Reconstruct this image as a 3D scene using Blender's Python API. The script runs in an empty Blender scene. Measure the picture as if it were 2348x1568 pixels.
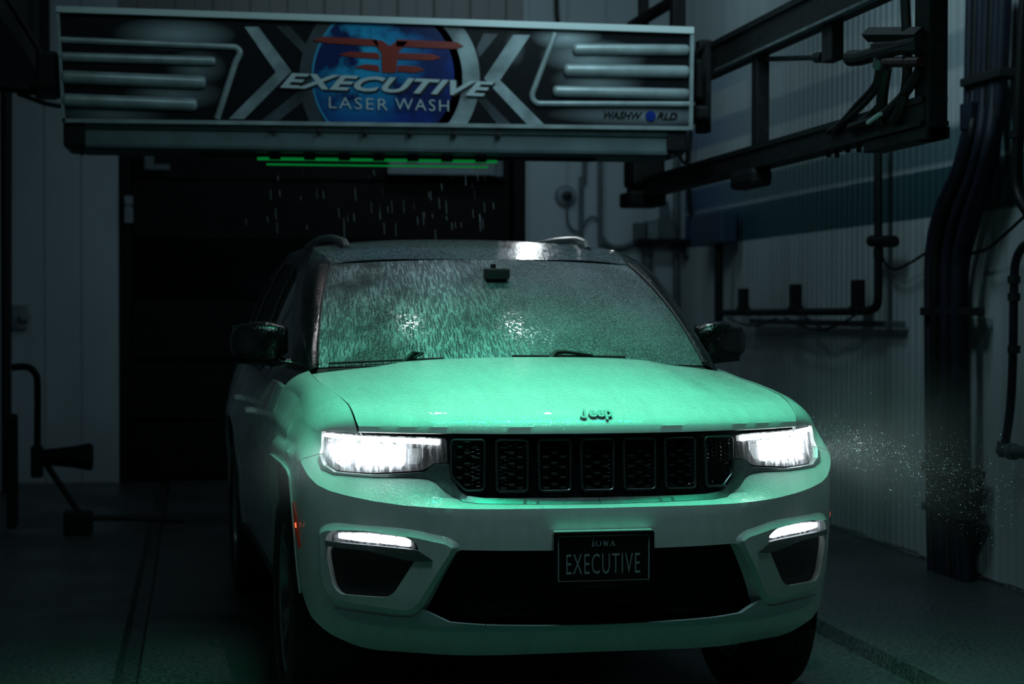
import bpy, bmesh, math, random
import numpy as np
from mathutils import Vector, Matrix
from mathutils.geometry import delaunay_2d_cdt
random.seed(7)
rng = np.random.default_rng(7)
SC = bpy.context.scene
COL = SC.collection

# ------------------------------------------------------------------ camera
CAM_H = 1.433
YAW, PITCH, ROLL = math.radians(9.16), 0.017026, -0.000715
FPX = 4456.9
cd = bpy.data.cameras.new('camera')
cd.sensor_width = 36.0
cd.lens = FPX / 2348 * 36.0
cd.clip_start = 0.1
cd.clip_end = 200
cd.dof.use_dof = True
cd.dof.focus_distance = 6.45
cd.dof.aperture_fstop = 3.2
cam = bpy.data.objects.new('camera', cd)
COL.objects.link(cam)
cam.location = (0, 0, CAM_H)
cam.rotation_euler = (math.pi / 2 - PITCH, ROLL, -YAW)
SC.camera = cam

# ------------------------------------------------------------------ view, world, lights
SC.view_settings.view_transform = 'Standard'
SC.view_settings.look = 'None'
SC.view_settings.gamma = 1
SC.view_settings.use_curve_mapping = False
SC.view_settings.exposure = 0.0
wd = bpy.data.worlds.new('world')
SC.world = wd
wd.use_nodes = True
wd.node_tree.nodes['Background'].inputs[0].default_value = (0.35, 0.45, 0.55, 1)
wd.node_tree.nodes['Background'].inputs[1].default_value = 0.0015


def lamp(name, kind, loc, target, energy, color, size=0.3, size_y=None, spot=None, blend=0.6):
    l = bpy.data.lights.new(name, kind)
    l.energy = energy
    l.color = color
    if kind == 'AREA':
        l.size = size
        if size_y:
            l.shape = 'RECTANGLE'
            l.size_y = size_y
    elif kind == 'SPOT':
        l.shadow_soft_size = size
        l.spot_size = spot
        l.spot_blend = blend
    else:
        l.shadow_soft_size = size
    o = bpy.data.objects.new(name, l)
    COL.objects.link(o)
    o.location = loc
    d = Vector(target) - Vector(loc)
    o.rotation_euler = d.to_track_quat('-Z', 'Y').to_euler()
    return o


GREEN = (0.015, 1.0, 0.42)
COOL = (0.56, 0.88, 0.98)
g_ = lamp('green_wash_light', 'AREA', (1.22, 6.55, 3.45), (1.22, 6.55, 1.0), 18, (0.02, 1.0, 0.50), 2.0, 0.4)
g_.data.spread = math.radians(76)
f_ = lamp('bay_light_front', 'AREA', (0.9, 5.1, 4.4), (1.35, 6.7, 0.9), 10, (0.55, 0.96, 0.98), 1.6, 0.4)
f_.data.spread = math.radians(95)
lamp('bay_light_right', 'AREA', (2.2, 9.0, 4.4), (4.1, 11.5, 2.2), 46, COOL, 0.3, 2.4)
l_ = lamp('gantry_fill_left', 'AREA', (0.0, 7.6, 4.4), (0.1, 10.2, 2.7), 1.5, COOL, 1.2, 0.3)  # fill added to brighten the left bars of the gantry sign
l_.data.spread = math.radians(70)
lamp('bay_light_back', 'AREA', (2.2, 13.6, 4.45), (2.8, 16.2, 2.4), 10, COOL, 2.2, 0.3)
lamp('bay_lamp_spot', 'SPOT', (1.85, 9.1, 4.3), (1.4, 7.4, 1.2), 50, (0.9, 0.97, 1), 0.025, None, 1.0, 0.5)
lamp('bay_lamp_spot', 'SPOT', (0.75, 9.1, 4.3), (1.2, 7.4, 1.2), 42, (0.9, 0.97, 1), 0.025, None, 1.0, 0.5)
lamp('bay_lamp_spot', 'SPOT', (1.30, 6.95, 4.4), (1.27, 6.6, 1.2), 14, (0.9, 0.97, 1), 0.02, None, 0.8, 0.6)
lamp('gantry_lamp', 'SPOT', (1.78, 10.28, 2.2), (1.45, 7.0, 1.2), 5, (0.9, 0.97, 1), 0.04, None, 1.1, 0.5)

# ------------------------------------------------------------------ helpers


def link(o, parent=None):
    COL.objects.link(o)
    if parent is not None:
        o.parent = parent
    return o


def mesh(name, V, F, mat=None, parent=None, smooth=False, auto=None):
    me = bpy.data.meshes.new(name)
    me.from_pydata([tuple(map(float, v)) for v in V], [], [tuple(int(i) for i in f) for f in F])
    me.validate()
    if smooth:
        me.shade_smooth()
        if auto is not None:
            me.set_sharp_from_angle(angle=math.radians(auto))
    if mat:
        me.materials.append(mat)
    me.update()
    return link(bpy.data.objects.new(name, me), parent)


def thing(name, label, cat, loc=(0, 0, 0), rz=0.0, group=None):
    o = bpy.data.objects.new(name, None)
    o.empty_display_size = 0.1
    COL.objects.link(o)
    o.location = loc
    o.rotation_euler = (0, 0, rz)
    o['label'] = label
    o['category'] = cat
    if group:
        o['group'] = group
    return o


def tag(o, label=None, cat=None, group=None, kind=None):
    if label:
        o['label'] = label
    if cat:
        o['category'] = cat
    if group:
        o['group'] = group
    if kind:
        o['kind'] = kind
    return o


class MB:
    """collects shapes that become one mesh"""

    def __init__(s):
        s.V, s.F = [], []

    def add(s, V, F):
        n = len(s.V)
        s.V += [tuple(v) for v in V]
        s.F += [tuple(i + n for i in f) for f in F]
        return s

    def box(s, a, b, bev=0.0):
        x0, y0, z0 = [min(p, q) for p, q in zip(a, b)]
        x1, y1, z1 = [max(p, q) for p, q in zip(a, b)]
        if bev <= 0:
            V = [(x, y, z) for z in (z0, z1) for x, y in ((x0, y0), (x1, y0), (x1, y1), (x0, y1))]
            F = [(3, 2, 1, 0), (4, 5, 6, 7), (0, 1, 5, 4), (1, 2, 6, 5), (2, 3, 7, 6), (3, 0, 4, 7)]
            return s.add(V, F)
        bm = bmesh.new()
        bmesh.ops.create_cube(bm, size=1)
        for v in bm.verts:
            v.co = Vector(((x0 + x1) / 2 + v.co.x * (x1 - x0), (y0 + y1) / 2 + v.co.y * (y1 - y0), (z0 + z1) / 2 + v.co.z * (z1 - z0)))
        bev = min(bev, (x1 - x0) * .45, (y1 - y0) * .45, (z1 - z0) * .45)
        bmesh.ops.bevel(bm, geom=bm.edges[:], offset=bev, segments=2, profile=0.6, affect='EDGES')
        bm.verts.index_update()
        V = [tuple(v.co) for v in bm.verts]
        F = [tuple(v.index for v in f.verts) for f in bm.faces]
        bm.free()
        return s.add(V, F)

    def tube(s, pts, r, n=10, cap=True, closed=False):
        P = [Vector(p) for p in pts]
        rr = r if hasattr(r, '__len__') else [r] * len(P)
        m = len(P)
        T = []
        for i in range(m):
            if closed:
                d = P[(i + 1) % m] - P[i - 1]
            else:
                d = P[min(i + 1, m - 1)] - P[max(i - 1, 0)]
            T.append(d.normalized())
        ref = Vector((0, 0, 1)) if abs(T[0].z) < .9 else Vector((1, 0, 0))
        N = (ref - T[0] * ref.dot(T[0])).normalized()
        V, F = [], []
        for i in range(m):
            N = (N - T[i] * N.dot(T[i])).normalized()
            B = T[i].cross(N)
            for k in range(n):
                a = 2 * math.pi * k / n
                V.append(P[i] + (N * math.cos(a) + B * math.sin(a)) * rr[i])
        for i in range(m if closed else m - 1):
            for k in range(n):
                a, b = i * n + k, i * n + (k + 1) % n
                c, d = ((i + 1) % m) * n + (k + 1) % n, ((i + 1) % m) * n + k
                F.append((a, b, c, d))
        if cap and not closed:
            F.append(tuple(range(n - 1, -1, -1)))
            F.append(tuple((m - 1) * n + k for k in range(n)))
        return s.add(V, F)

    def prism(s, poly, fa, fb):
        """poly: 2D CCW list; fa/fb map (a,b)->3D for the two ends"""
        n = len(poly)
        V = [fa(*p) for p in poly] + [fb(*p) for p in poly]
        F = [tuple(range(n)), tuple(range(2 * n - 1, n - 1, -1))]
        F += [(i, i + n, (i + 1) % n + n, (i + 1) % n) for i in range(n)]
        return s.add(V, F)

    def lathe(s, prof, n=48, M=None):
        """prof: list of (r, h); axis is local X; M optional Matrix"""
        V, F = [], []
        for r, h in prof:
            for k in range(n):
                a = 2 * math.pi * k / n
                v = Vector((h, r * math.cos(a), r * math.sin(a)))
                V.append(M @ v if M else v)
        for i in range(len(prof) - 1):
            for k in range(n):
                F.append((i * n + k, i * n + (k + 1) % n, (i + 1) * n + (k + 1) % n, (i + 1) * n + k))
        return s.add(V, F)

    def build(s, name, mat, parent=None, smooth=False, auto=40):
        return mesh(name, s.V, s.F, mat, parent, smooth, auto)


def W(x, y, ax, v):
    """world point seen at photo pixel (x, y) on the plane coordinate[ax] == v"""
    f = np.array([math.sin(YAW) * math.cos(PITCH), math.cos(YAW) * math.cos(PITCH), -math.sin(PITCH)])
    r = np.array([math.cos(YAW), -math.sin(YAW), 0])
    u = np.cross(r, f)
    d = f + r * (x - 1174) / FPX - u * (y - 784) / FPX
    o = np.array([0, 0, CAM_H])
    return o + d * ((v - o[ax]) / d[ax])


def bez(pts, n=8):
    """Catmull-Rom through the points"""
    P = [np.array(p, float) for p in pts]
    P = [2 * P[0] - P[1]] + P + [2 * P[-1] - P[-2]]
    out = []
    for i in range(1, len(P) - 2):
        for k in range(n):
            t = k / n
            a, b, c, d = P[i - 1:i + 3]
            out.append(0.5 * (2 * b + (c - a) * t + (2 * a - 5 * b + 4 * c - d) * t * t + (3 * b - a - 3 * c + d) * t ** 3))
    out.append(P[-2])
    return out


def round_poly(poly, r, n=4):
    out = []
    m = len(poly)
    rr = r if hasattr(r, '__len__') else [r] * m
    for i in range(m):
        p, a, b = np.array(poly[i], float), np.array(poly[i - 1], float), np.array(poly[(i + 1) % m], float)
        ra = min(rr[i], np.linalg.norm(a - p) * .45, np.linalg.norm(b - p) * .45)
        if ra < 1e-4:
            out.append(tuple(p))
            continue
        p0 = p + (a - p) / np.linalg.norm(a - p) * ra
        p1 = p + (b - p) / np.linalg.norm(b - p) * ra
        for k in range(n + 1):
            t = k / n
            out.append(tuple((1 - t) ** 2 * p0 + 2 * t * (1 - t) * p + t * t * p1))
    return out


def resample(poly, step):
    out = []
    m = len(poly)
    for i in range(m):
        a, b = np.array(poly[i], float), np.array(poly[(i + 1) % m], float)
        k = max(1, int(math.ceil(np.linalg.norm(b - a) / step)))
        for j in range(k):
            out.append(tuple(a + (b - a) * j / k))
    return out


def inside(P, poly):
    P = np.asarray(P)
    x, y = P[:, 0], P[:, 1]
    r = np.zeros(len(P), bool)
    n = len(poly)
    for i in range(n):
        x1, y1 = poly[i]
        x2, y2 = poly[(i + 1) % n]
        if y1 == y2:
            continue
        c = ((y1 > y) != (y2 > y)) & (x < (x2 - x1) * (y - y1) / (y2 - y1) + x1)
        r ^= c
    return r


def segdist(P, poly):
    P = np.asarray(P, float)
    d = np.full(len(P), 1e9)
    n = len(poly)
    for i in range(n):
        a, b = np.array(poly[i], float), np.array(poly[(i + 1) % n], float)
        ab = b - a
        L = ab @ ab
        if L < 1e-14:
            continue
        t = np.clip(((P - a) @ ab) / L, 0, 1)
        d = np.minimum(d, np.hypot(*(P - a - t[:, None] * ab).T))
    return d


def area2(poly):
    P = np.array(poly)
    return float(np.sum(P[:, 0] * np.roll(P[:, 1], -1) - np.roll(P[:, 0], -1) * P[:, 1]))


def panel(name, outer, holes, fmap, mat, parent, step=0.02, depth=0.02, bstep=None, hole_depth=None, smooth=True, auto=50, back=False, creases=()):
    """a curved sheet cut out of the map fmap(a, b, d): outline minus holes, edges folded inwards by depth"""
    bstep = bstep or step * .6
    loops = [resample(outer, bstep)] + [resample(h, bstep) for h in holes]
    if area2(loops[0]) < 0:
        loops[0].reverse()
    for i in range(1, len(loops)):
        if area2(loops[i]) > 0:
            loops[i].reverse()
    pts, edges = [], []
    for L in loops:
        n = len(pts)
        pts += L
        edges += [(n + i, n + (i + 1) % len(L)) for i in range(len(L))]
    nb = len(pts)
    cp = []
    for L in creases:
        L = [p for p in L if inside(np.array([p]), loops[0])[0] and all(not inside(np.array([p]), h)[0] for h in loops[1:]) and min(segdist(np.array([p]), q_)[0] for q_ in loops) > bstep * .5]
        n = len(pts)
        pts += L
        edges += [(n + i, n + i + 1) for i in range(len(L) - 1) if math.dist(L[i], L[i + 1]) < step * 2]
        cp += L
    B = np.array(loops[0])
    xs = np.arange(B[:, 0].min() + step * .5, B[:, 0].max(), step)
    ys = np.arange(B[:, 1].min() + step * .5, B[:, 1].max(), step)
    if len(xs) and len(ys):
        G = np.array([(x, y) for x in xs for y in ys])
        G = G[inside(G, loops[0])]
        for h in loops[1:]:
            if len(G):
                G = G[~inside(G, h)]
        if len(G):
            d = np.minimum.reduce([segdist(G, L) for L in loops])
            G = G[d > step * .45]
            if cp and len(G):
                C_ = np.array(cp)
                G = G[np.sqrt(((G[:, None] - C_[None]) ** 2).sum(-1)).min(1) > step * .45]
        pts += [tuple(g) for g in G]
    vo, eo, fo = delaunay_2d_cdt([Vector(p) for p in pts], edges, [], 0, 1e-7)[:3]
    vo = np.array([tuple(v) for v in vo])
    fo = np.array([tuple(f) for f in fo])
    c = vo[fo].mean(axis=1)
    k = inside(c, loops[0])
    for h in loops[1:]:
        k &= ~inside(c, h)
    fo = fo[k]
    V = [fmap(x, y, 0) for x, y in vo]
    F = [tuple(f) if area2(vo[list(f)]) > 0 else tuple(f)[::-1] for f in fo]
    for li, L in enumerate(loops):
        dd = depth if li == 0 else (hole_depth if hole_depth is not None else depth)
        if not dd:
            continue
        n = len(V)
        for p in L:
            V.append(fmap(p[0], p[1], 0))
        for p in L:
            V.append(fmap(p[0], p[1], -dd))
        m = len(L)
        for i in range(m):
            j = (i + 1) % m
            F.append((n + j, n + i, n + m + i, n + m + j))
    if back:
        n = len(V)
        V += [fmap(x, y, -depth) for x, y in vo]
        F += [tuple(n + i for i in f[::-1]) for f in F[:len(fo)]]
    return mesh(name, V, F, mat, parent, smooth, auto)


def text_mesh(s, size=1.0, ext=0.0, bold=0.0, shear=0.0, space=1.0):
    """vertices and faces of lettering laid out in the local XY plane, centred"""
    cu = bpy.data.curves.new('lettering', 'FONT')
    cu.body = s
    cu.size = size
    cu.extrude = ext
    cu.offset = bold
    cu.shear = shear
    cu.space_character = space
    cu.resolution_u = 3
    cu.align_x = 'CENTER'
    cu.align_y = 'CENTER'
    o = bpy.data.objects.new('lettering', cu)
    COL.objects.link(o)
    bpy.context.view_layer.update()
    me = bpy.data.meshes.new_from_object(o.evaluated_get(bpy.context.evaluated_depsgraph_get()))
    V = np.array([tuple(v.co) for v in me.vertices])
    F = [tuple(p.vertices) for p in me.polygons]
    bpy.data.objects.remove(o)
    bpy.data.meshes.remove(me)
    lo, hi = V.min(0), V.max(0)
    V[:, :2] -= ((lo + hi) / 2)[:2]
    return V, F, hi - lo


# ------------------------------------------------------------------ materials
class NT:
    def __init__(s, name):
        s.m = bpy.data.materials.new(name)
        s.m.use_nodes = True
        s.t = s.m.node_tree
        s.b = s.t.nodes['Principled BSDF']
        s.out = s.t.nodes['Material Output']

    def n(s, typ, **kw):
        nd = s.t.nodes.new(typ)
        for k, v in kw.items():
            if k.startswith('i_'):
                key = k[2:]
                key = int(key) if key.isdigit() else key.replace('_', ' ')
                nd.inputs[key].default_value = v
            else:
                setattr(nd, k, v)
        return nd

    def l(s, a, b):
        s.t.links.new(a, b)

    def set(s, **kw):
        for k, v in kw.items():
            key = k.replace('_', ' ')
            if key == 'Base Color' and len(v) == 3:
                v = (*v, 1)
            s.b.inputs[key].default_value = v
        return s

    def math(s, op, a, b=None, c=None, clamp=False):
        nd = s.n('ShaderNodeMath', operation=op, use_clamp=clamp)
        for i, v in enumerate((a, b, c)):
            if v is None:
                continue
            if isinstance(v, (int, float)):
                nd.inputs[i].default_value = v
            else:
                s.l(v, nd.inputs[i])
        return nd.outputs[0]

    def mixc(s, fac, a, b):
        nd = s.n('ShaderNodeMix', data_type='RGBA')
        for i, v in ((0, fac), (6, a), (7, b)):
            if isinstance(v, (int, float)):
                nd.inputs[i].default_value = v
            elif isinstance(v, tuple):
                nd.inputs[i].default_value = (*v, 1) if len(v) == 3 else v
            else:
                s.l(v, nd.inputs[i])
        return nd.outputs[2]

    def ramp(s, fac, stops, interp='LINEAR'):
        nd = s.n('ShaderNodeValToRGB')
        r = nd.color_ramp
        r.interpolation = interp
        while len(r.elements) < len(stops):
            r.elements.new(0.5)
        for e, (p, c) in zip(r.elements, stops):
            e.position = p
            e.color = (c, c, c, 1) if isinstance(c, (int, float)) else (*c, 1)
        s.l(fac, nd.inputs[0])
        return nd.outputs[0]


def droplets(t, scale=95, strength=0.5, dist=0.002, cover=0.55, coord=None):
    """beads of water on a surface: bump made of voronoi domes, some cells dry"""
    if coord is None:
        coord = t.n('ShaderNodeTexCoord').outputs['Object']
    bumps = None
    hs = []
    for sc, cv in ((scale, cover), (scale * 2.1, cover + .1)):
        v = t.n('ShaderNodeTexVoronoi', feature='F1', i_Scale=sc, i_Randomness=1.0)
        t.l(coord, v.inputs['Vector'])
        dome = t.math('SUBTRACT', 1.0, t.math('MULTIPLY', v.outputs['Distance'], 1.55), clamp=True)
        dome = t.math('POWER', dome, 0.55)
        sep = t.n('ShaderNodeSeparateColor')
        t.l(v.outputs['Color'], sep.inputs[0])
        on = t.math('LESS_THAN', sep.outputs[0], cv)
        hs.append(t.math('MULTIPLY', dome, on))
    h = t.math('ADD', hs[0], t.math('MULTIPLY', hs[1], .5))
    b = t.n('ShaderNodeBump', i_Strength=strength, i_Distance=dist)
    t.l(h, b.inputs['Height'])
    return b.outputs[0], h


def simple(name, col, rough=.5, metal=0.0, coat=0.0, noise=0.0, nscale=30, bump=0.0, spec=.5):
    t = NT(name)
    t.set(Base_Color=col, Roughness=rough, Metallic=metal, Coat_Weight=coat, Specular_IOR_Level=spec)
    if noise or bump:
        tc = t.n('ShaderNodeTexCoord').outputs['Object']
        nz = t.n('ShaderNodeTexNoise', i_Scale=nscale, i_Detail=5.0)
        t.l(tc, nz.inputs['Vector'])
        if noise:
            t.l(t.mixc(t.ramp(nz.outputs[0], [(.35, 0.0), (.7, 1.0)]), tuple(c * (1 - noise) for c in col), tuple(min(1, c * (1 + noise)) for c in col)), t.b.inputs['Base Color'])
        if bump:
            b = t.n('ShaderNodeBump', i_Strength=bump, i_Distance=.003)
            t.l(nz.outputs[0], b.inputs['Height'])
            t.l(b.outputs[0], t.b.inputs['Normal'])
    return t.m


def wet(name, col, rough=.3, coat=1.0, coat_rough=.06, metal=0.0, strength=.5, scale=95, cover=.55, film=0.0, speck=0.0):
    """painted surface under water beads and a thin soap film"""
    t = NT(name)
    t.set(Base_Color=col, Roughness=rough, Coat_Weight=coat, Coat_Roughness=coat_rough, Metallic=metal)
    nb, h = droplets(t, scale, strength, cover=cover)
    t.l(nb, t.b.inputs['Coat Normal'])
    if not film:
        t.l(nb, t.b.inputs['Normal'])
        if speck:
            t.l(t.mixc(t.math('MULTIPLY', h, speck, clamp=True), col, (.30, .40, .42)), t.b.inputs['Base Color'])
    else:
        t.b.inputs['Specular IOR Level'].default_value = .12
    if film:
        tc = t.n('ShaderNodeTexCoord').outputs['Object']
        mp = t.n('ShaderNodeMapping')
        mp.inputs['Scale'].default_value = (22, 4, 5)
        t.l(tc, mp.inputs[0])
        nz = t.n('ShaderNodeTexNoise', i_Scale=1.0, i_Detail=6.0, i_Roughness=.65)
        t.l(mp.outputs[0], nz.inputs['Vector'])
        k = t.ramp(nz.outputs[0], [(.4, 0.0), (.62, 1.0)])
        t.l(t.mixc(t.math('MULTIPLY', k, film), col, tuple(c * .72 for c in col)), t.b.inputs['Base Color'])
    return t.m


def emit(name, col, strength):
    t = NT(name)
    t.set(Base_Color=(.02, .02, .02))
    t.b.inputs['Emission Color'].default_value = (*col, 1)
    t.b.inputs['Emission Strength'].default_value = strength
    return t.m


M = {}
M['paint'] = wet('white_wet_paint', (.74, .78, .78), rough=.45, strength=.95, film=.3)
M['blackgloss'] = wet('black_wet_gloss', (.006, .007, .008), coat=.5, rough=.14, strength=.4, scale=90, cover=.7)
M['rooffilm'] = wet('roof_wet_gloss', (.012, .018, .019), rough=.16, strength=.45, scale=85, cover=.75, speck=.75)
M['satin'] = simple('satin_grey_trim', (.20, .22, .23), rough=.38, metal=.6, noise=.15, nscale=90)
M['skid'] = simple('silver_skid_paint', (.52, .57, .62), rough=.35, metal=.1)
M['lettering'] = simple('lettering_paint', (.50, .55, .55), rough=.5)
M['darkchrome'] = simple('dark_chrome', (.10, .11, .115), rough=.16, metal=1.0)
M['slotframe'] = simple('slot_frame_metal', (.13, .15, .16), rough=.28, metal=.8)
M['studs'] = simple('black_mesh_studs', (.005, .007, .007), rough=.4, spec=.12)
M['piano'] = simple('piano_black', (.006, .007, .008), rough=.12, coat=.5)
M['plastic'] = simple('black_plastic', (.012, .013, .014), rough=.55, noise=.3, nscale=120, bump=.1)
M['rubber'] = simple('tyre_rubber', (.018, .018, .019), rough=.7, noise=.25, nscale=60, bump=.2)
M['alloy'] = simple('machined_alloy', (.34, .36, .37), rough=.32, metal=.9, noise=.1)
M['brake'] = simple('brake_disc_steel', (.08, .08, .08), rough=.45, metal=.8)
M['reflector'] = simple('lamp_reflector', (.62, .66, .68), rough=.22, metal=1.0)
M['lamp'] = emit('headlamp_led', (.90, .97, 1.0), 26)
M['drl'] = emit('running_light_strip', (.93, .98, 1.0), 7)
M['fog'] = emit('fog_lamp_led', (.86, .94, 1.0), 2.6)
M['marker'] = emit('side_marker_lens', (.8, .05, .01), .03)
M['marker'].node_tree.nodes['Principled BSDF'].inputs['Base Color'].default_value = (.45, .05, .02, 1)
M['markerled'] = emit('side_marker_led', (1, .10, .03), 2.5)
M['greenled'] = emit('green_led_strip', (.0, 1.0, .16), .13)
M['steel'] = simple('dull_dark_steel', (.008, .009, .0095), rough=.55, metal=.0, spec=.25, noise=.4, nscale=25, bump=.15)
M['galv'] = simple('galvanised_steel', (.13, .15, .16), rough=.45, metal=.5, noise=.3, nscale=18)
M['hose'] = simple('dark_blue_black_hose', (.010, .014, .026), spec=.3, rough=.6, noise=.3, nscale=12)
M['hoseblack'] = simple('black_hose', (.006, .007, .008), rough=.5, spec=.3)
M['redpaint'] = simple('red_oxide_paint', (.035, .004, .006), rough=.5)
M['greypvc'] = simple('grey_pvc_box', (.20, .23, .25), rough=.5, noise=.15, nscale=14)
M['conduit'] = simple('conduit_grey', (.10, .125, .14), rough=.5, noise=.2, nscale=14)
M['bluebox'] = simple('dark_blue_box', (.02, .045, .09), rough=.5)
M['alu'] = simple('brushed_aluminium', (.30, .36, .37), rough=.4, metal=.2, noise=.2, nscale=9)
M['void'] = simple('unlit_black', (.004, .004, .005), rough=.9)
M['seat'] = simple('black_leather', (.02, .02, .02), rough=.5, noise=.2)
M['mirrorglass'] = simple('mirror_glass', (.6, .65, .66), rough=.05, metal=1.0)
M['white'] = simple('pale_lettering', (.46, .54, .56), rough=.5)
M['platewhite'] = simple('plate_lettering', (.30, .36, .38), rough=.45)
M['platepaint'] = simple('plate_black', (.006, .006, .007), rough=.4)
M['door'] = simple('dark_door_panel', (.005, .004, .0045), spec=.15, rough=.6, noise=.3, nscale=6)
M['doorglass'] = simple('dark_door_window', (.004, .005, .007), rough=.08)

# ------------------------------------------------------------------ car skin: plan curve and offsets
PLAN=np.array([(0,0),(.1,0),(.2,.002),(.35,.010),(.45,.030),(.54,.066),(.62,.115),(.70,.163),(.78,.215),(.84,.268),(.89,.325),(.925,.385),(.946,.46),(.956,.56),(.962,.70),(.968,.9),(.966,1.15),(.958,1.5),(.955,2.2),(.955,2.9),(.962,3.4),(.972,3.9),(.965,4.3),(.94,4.6),(.88,4.8),(.74,4.9),(.4,4.94),(0,4.95)])
def _smooth(P,n):
    out=[]
    Q=np.vstack([2*P[0]-P[1],P,2*P[-1]-P[-2]])
    Q[0]=(-P[1][0],P[1][1]); Q[-1]=(-P[-2][0],P[-2][1])
    for i in range(1,len(Q)-2):
        p0,p1,p2,p3=Q[i-1:i+3]
        # centripetal-ish catmull rom
        t01=np.hypot(*(p1-p0))**.5;t12=np.hypot(*(p2-p1))**.5;t23=np.hypot(*(p3-p2))**.5
        m1=(p2-p1+t12*((p1-p0)/t01-(p2-p0)/(t01+t12)));m2=(p2-p1+t12*((p3-p2)/t23-(p3-p1)/(t12+t23)))
        for k in range(n):
            t=k/n;out.append((2*t**3-3*t*t+1)*p1+(t**3-2*t*t+t)*m1+(-2*t**3+3*t*t)*p2+(t**3-t*t)*m2)
    out.append(P[-1]);return np.array(out)
_C=_smooth(PLAN,24)
_S=np.r_[0,np.cumsum(np.hypot(*np.diff(_C,axis=0).T))]
_T=np.gradient(_C,_S,axis=0);_T/=np.hypot(_T[:,0],_T[:,1])[:,None]
for _k in range(12):
    _T[1:-1]=(_T[:-2]+2*_T[1:-1]+_T[2:])/4
_T/=np.hypot(_T[:,0],_T[:,1])[:,None]
SMAX=_S[-1]
def s_of_y(y):
    m=(_C[:,0]>.9); return float(np.interp(y,_C[m,1],_S[m]))
def s_of_x(x):
    m=_C[:,1]<.6; return float(np.interp(x,_C[m,0],_S[m]))
def ss(a,b,x):
    t=np.clip((x-a)/(b-a),0,1);return t*t*(3-2*t)
ZCS=[0,.46,.57,.66,.76,.85,.93,.99,1.035,1.07,1.10,1.2,1.4]
ZCZ=[.790,.792,.795,.798,.808,.821,.834,.852,.878,.905,.924,.945,.95]
def zcrest(s):
    return np.interp(s,ZCS,ZCZ)
def off(s,Z):
    s=np.abs(s)
    zc=zcrest(s)
    d=Z-zc
    ua=np.interp(d,[-.012,-.001,0.004,.013,.028,.07,.24],[0,0,-.012,-.034,-.056,-.070,-.080])
    ub=np.interp(d,[-.012,0,.085,.13,.24],[0,0,-.066,-.074,-.080])
    k=ss(.46,.68,s)
    up=ua*(1-k)+ub*k
    dn=np.interp(Z,[.2,.24,.28,.31,.35,.40,.45,.5,.6,.7,.78],[-.30,-.21,-.135,-.095,-.052,-.030,-.022,-.015,-.006,-.001,0])
    fr=np.where(d>-.012,up+np.interp(Z,[.7,.78],[-.001,0]),dn)
    sf=np.interp(Z,[.2,.3,.4,.55,.75,.88,.94,1.0,1.05,1.1,1.2],[-.09,-.06,-.03,-.012,-.003,0,-.006,-.026,-.052,-.085,-.15])
    sd=np.interp(Z,[.2,.3,.4,.55,.75,.9,1.0,1.1,1.2],[-.09,-.06,-.03,-.012,-.003,0,-.012,-.042,-.08])
    f=1-ss(1.75,2.3,s)
    sd=sf*f+sd*(1-f)
    w=ss(.95,1.35,s)
    return fr*(1-w)+sd*w
def P(s,Z):
    a=abs(s);i=np.interp
    cx=i(a,_S,_C[:,0]);cy=i(a,_S,_C[:,1]);tx=i(a,_S,_T[:,0]);ty=i(a,_S,_T[:,1])
    o=off(a,Z)
    x=cx+ty*o;y=cy-tx*o
    return np.array([x if s>=0 else -x,y,Z])


def wall_mat(name, base, stripes):
    """ribbed pvc wall; painted bands run along the wall at fixed heights"""
    t = NT(name)
    geo = t.n('ShaderNodeNewGeometry')
    sep = t.n('ShaderNodeSeparateXYZ')
    t.l(geo.outputs['Position'], sep.inputs[0])
    z = sep.outputs[2]
    nz = t.n('ShaderNodeTexNoise', i_Scale=.9, i_Detail=5.0, i_Roughness=.6)
    mp = t.n('ShaderNodeMapping')
    mp.inputs['Scale'].default_value = (1, 4, .35)
    t.l(geo.outputs['Position'], mp.inputs[0])
    t.l(mp.outputs[0], nz.inputs['Vector'])
    col = t.mixc(t.ramp(nz.outputs[0], [(.3, 0.0), (.7, 1.0)]), tuple(c * .72 for c in base), base)
    zz = t.math('ADD', z, t.math('MULTIPLY', t.math('SUBTRACT', nz.outputs[0], .5), .012))
    for z0, z1, c, soft in stripes:
        a = t.math('DIVIDE', t.math('SUBTRACT', zz, z0), soft, clamp=True)
        b = t.math('DIVIDE', t.math('SUBTRACT', z1, zz), soft, clamp=True)
        k = t.math('MULTIPLY', a, b)
        if isinstance(c[0], tuple):
            yk = t.math('DIVIDE', t.math('SUBTRACT', sep.outputs[1], 14.2), 1.2, clamp=True)
            cc = t.mixc(yk, c[0], c[1])
        else:
            cc = c
        col = t.mixc(k, col, cc)
    t.l(col, t.b.inputs['Base Color'])
    t.set(Roughness=.48)
    return t.m


M['wall_r'] = wall_mat('striped_pvc_wall', (.56, .60, .62), [
    (1.945, 2.235, ((.020, .075, .085), (.02, .06, .16)), .015), (2.215, 2.47, ((.09, .155, .17), (.06, .12, .24)), .05),
    (2.74, 2.97, ((.30, .35, .38), (.22, .28, .42)), .03), (3.16, 3.30, ((.40, .46, .49), (.30, .36, .50)), .03)])
M['wall_b'] = wall_mat('pale_pvc_wall', (.46, .50, .54), [])
M['wall_dirty'] = wall_mat('brownish_pvc_wall', (.26, .24, .245), [])


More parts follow.
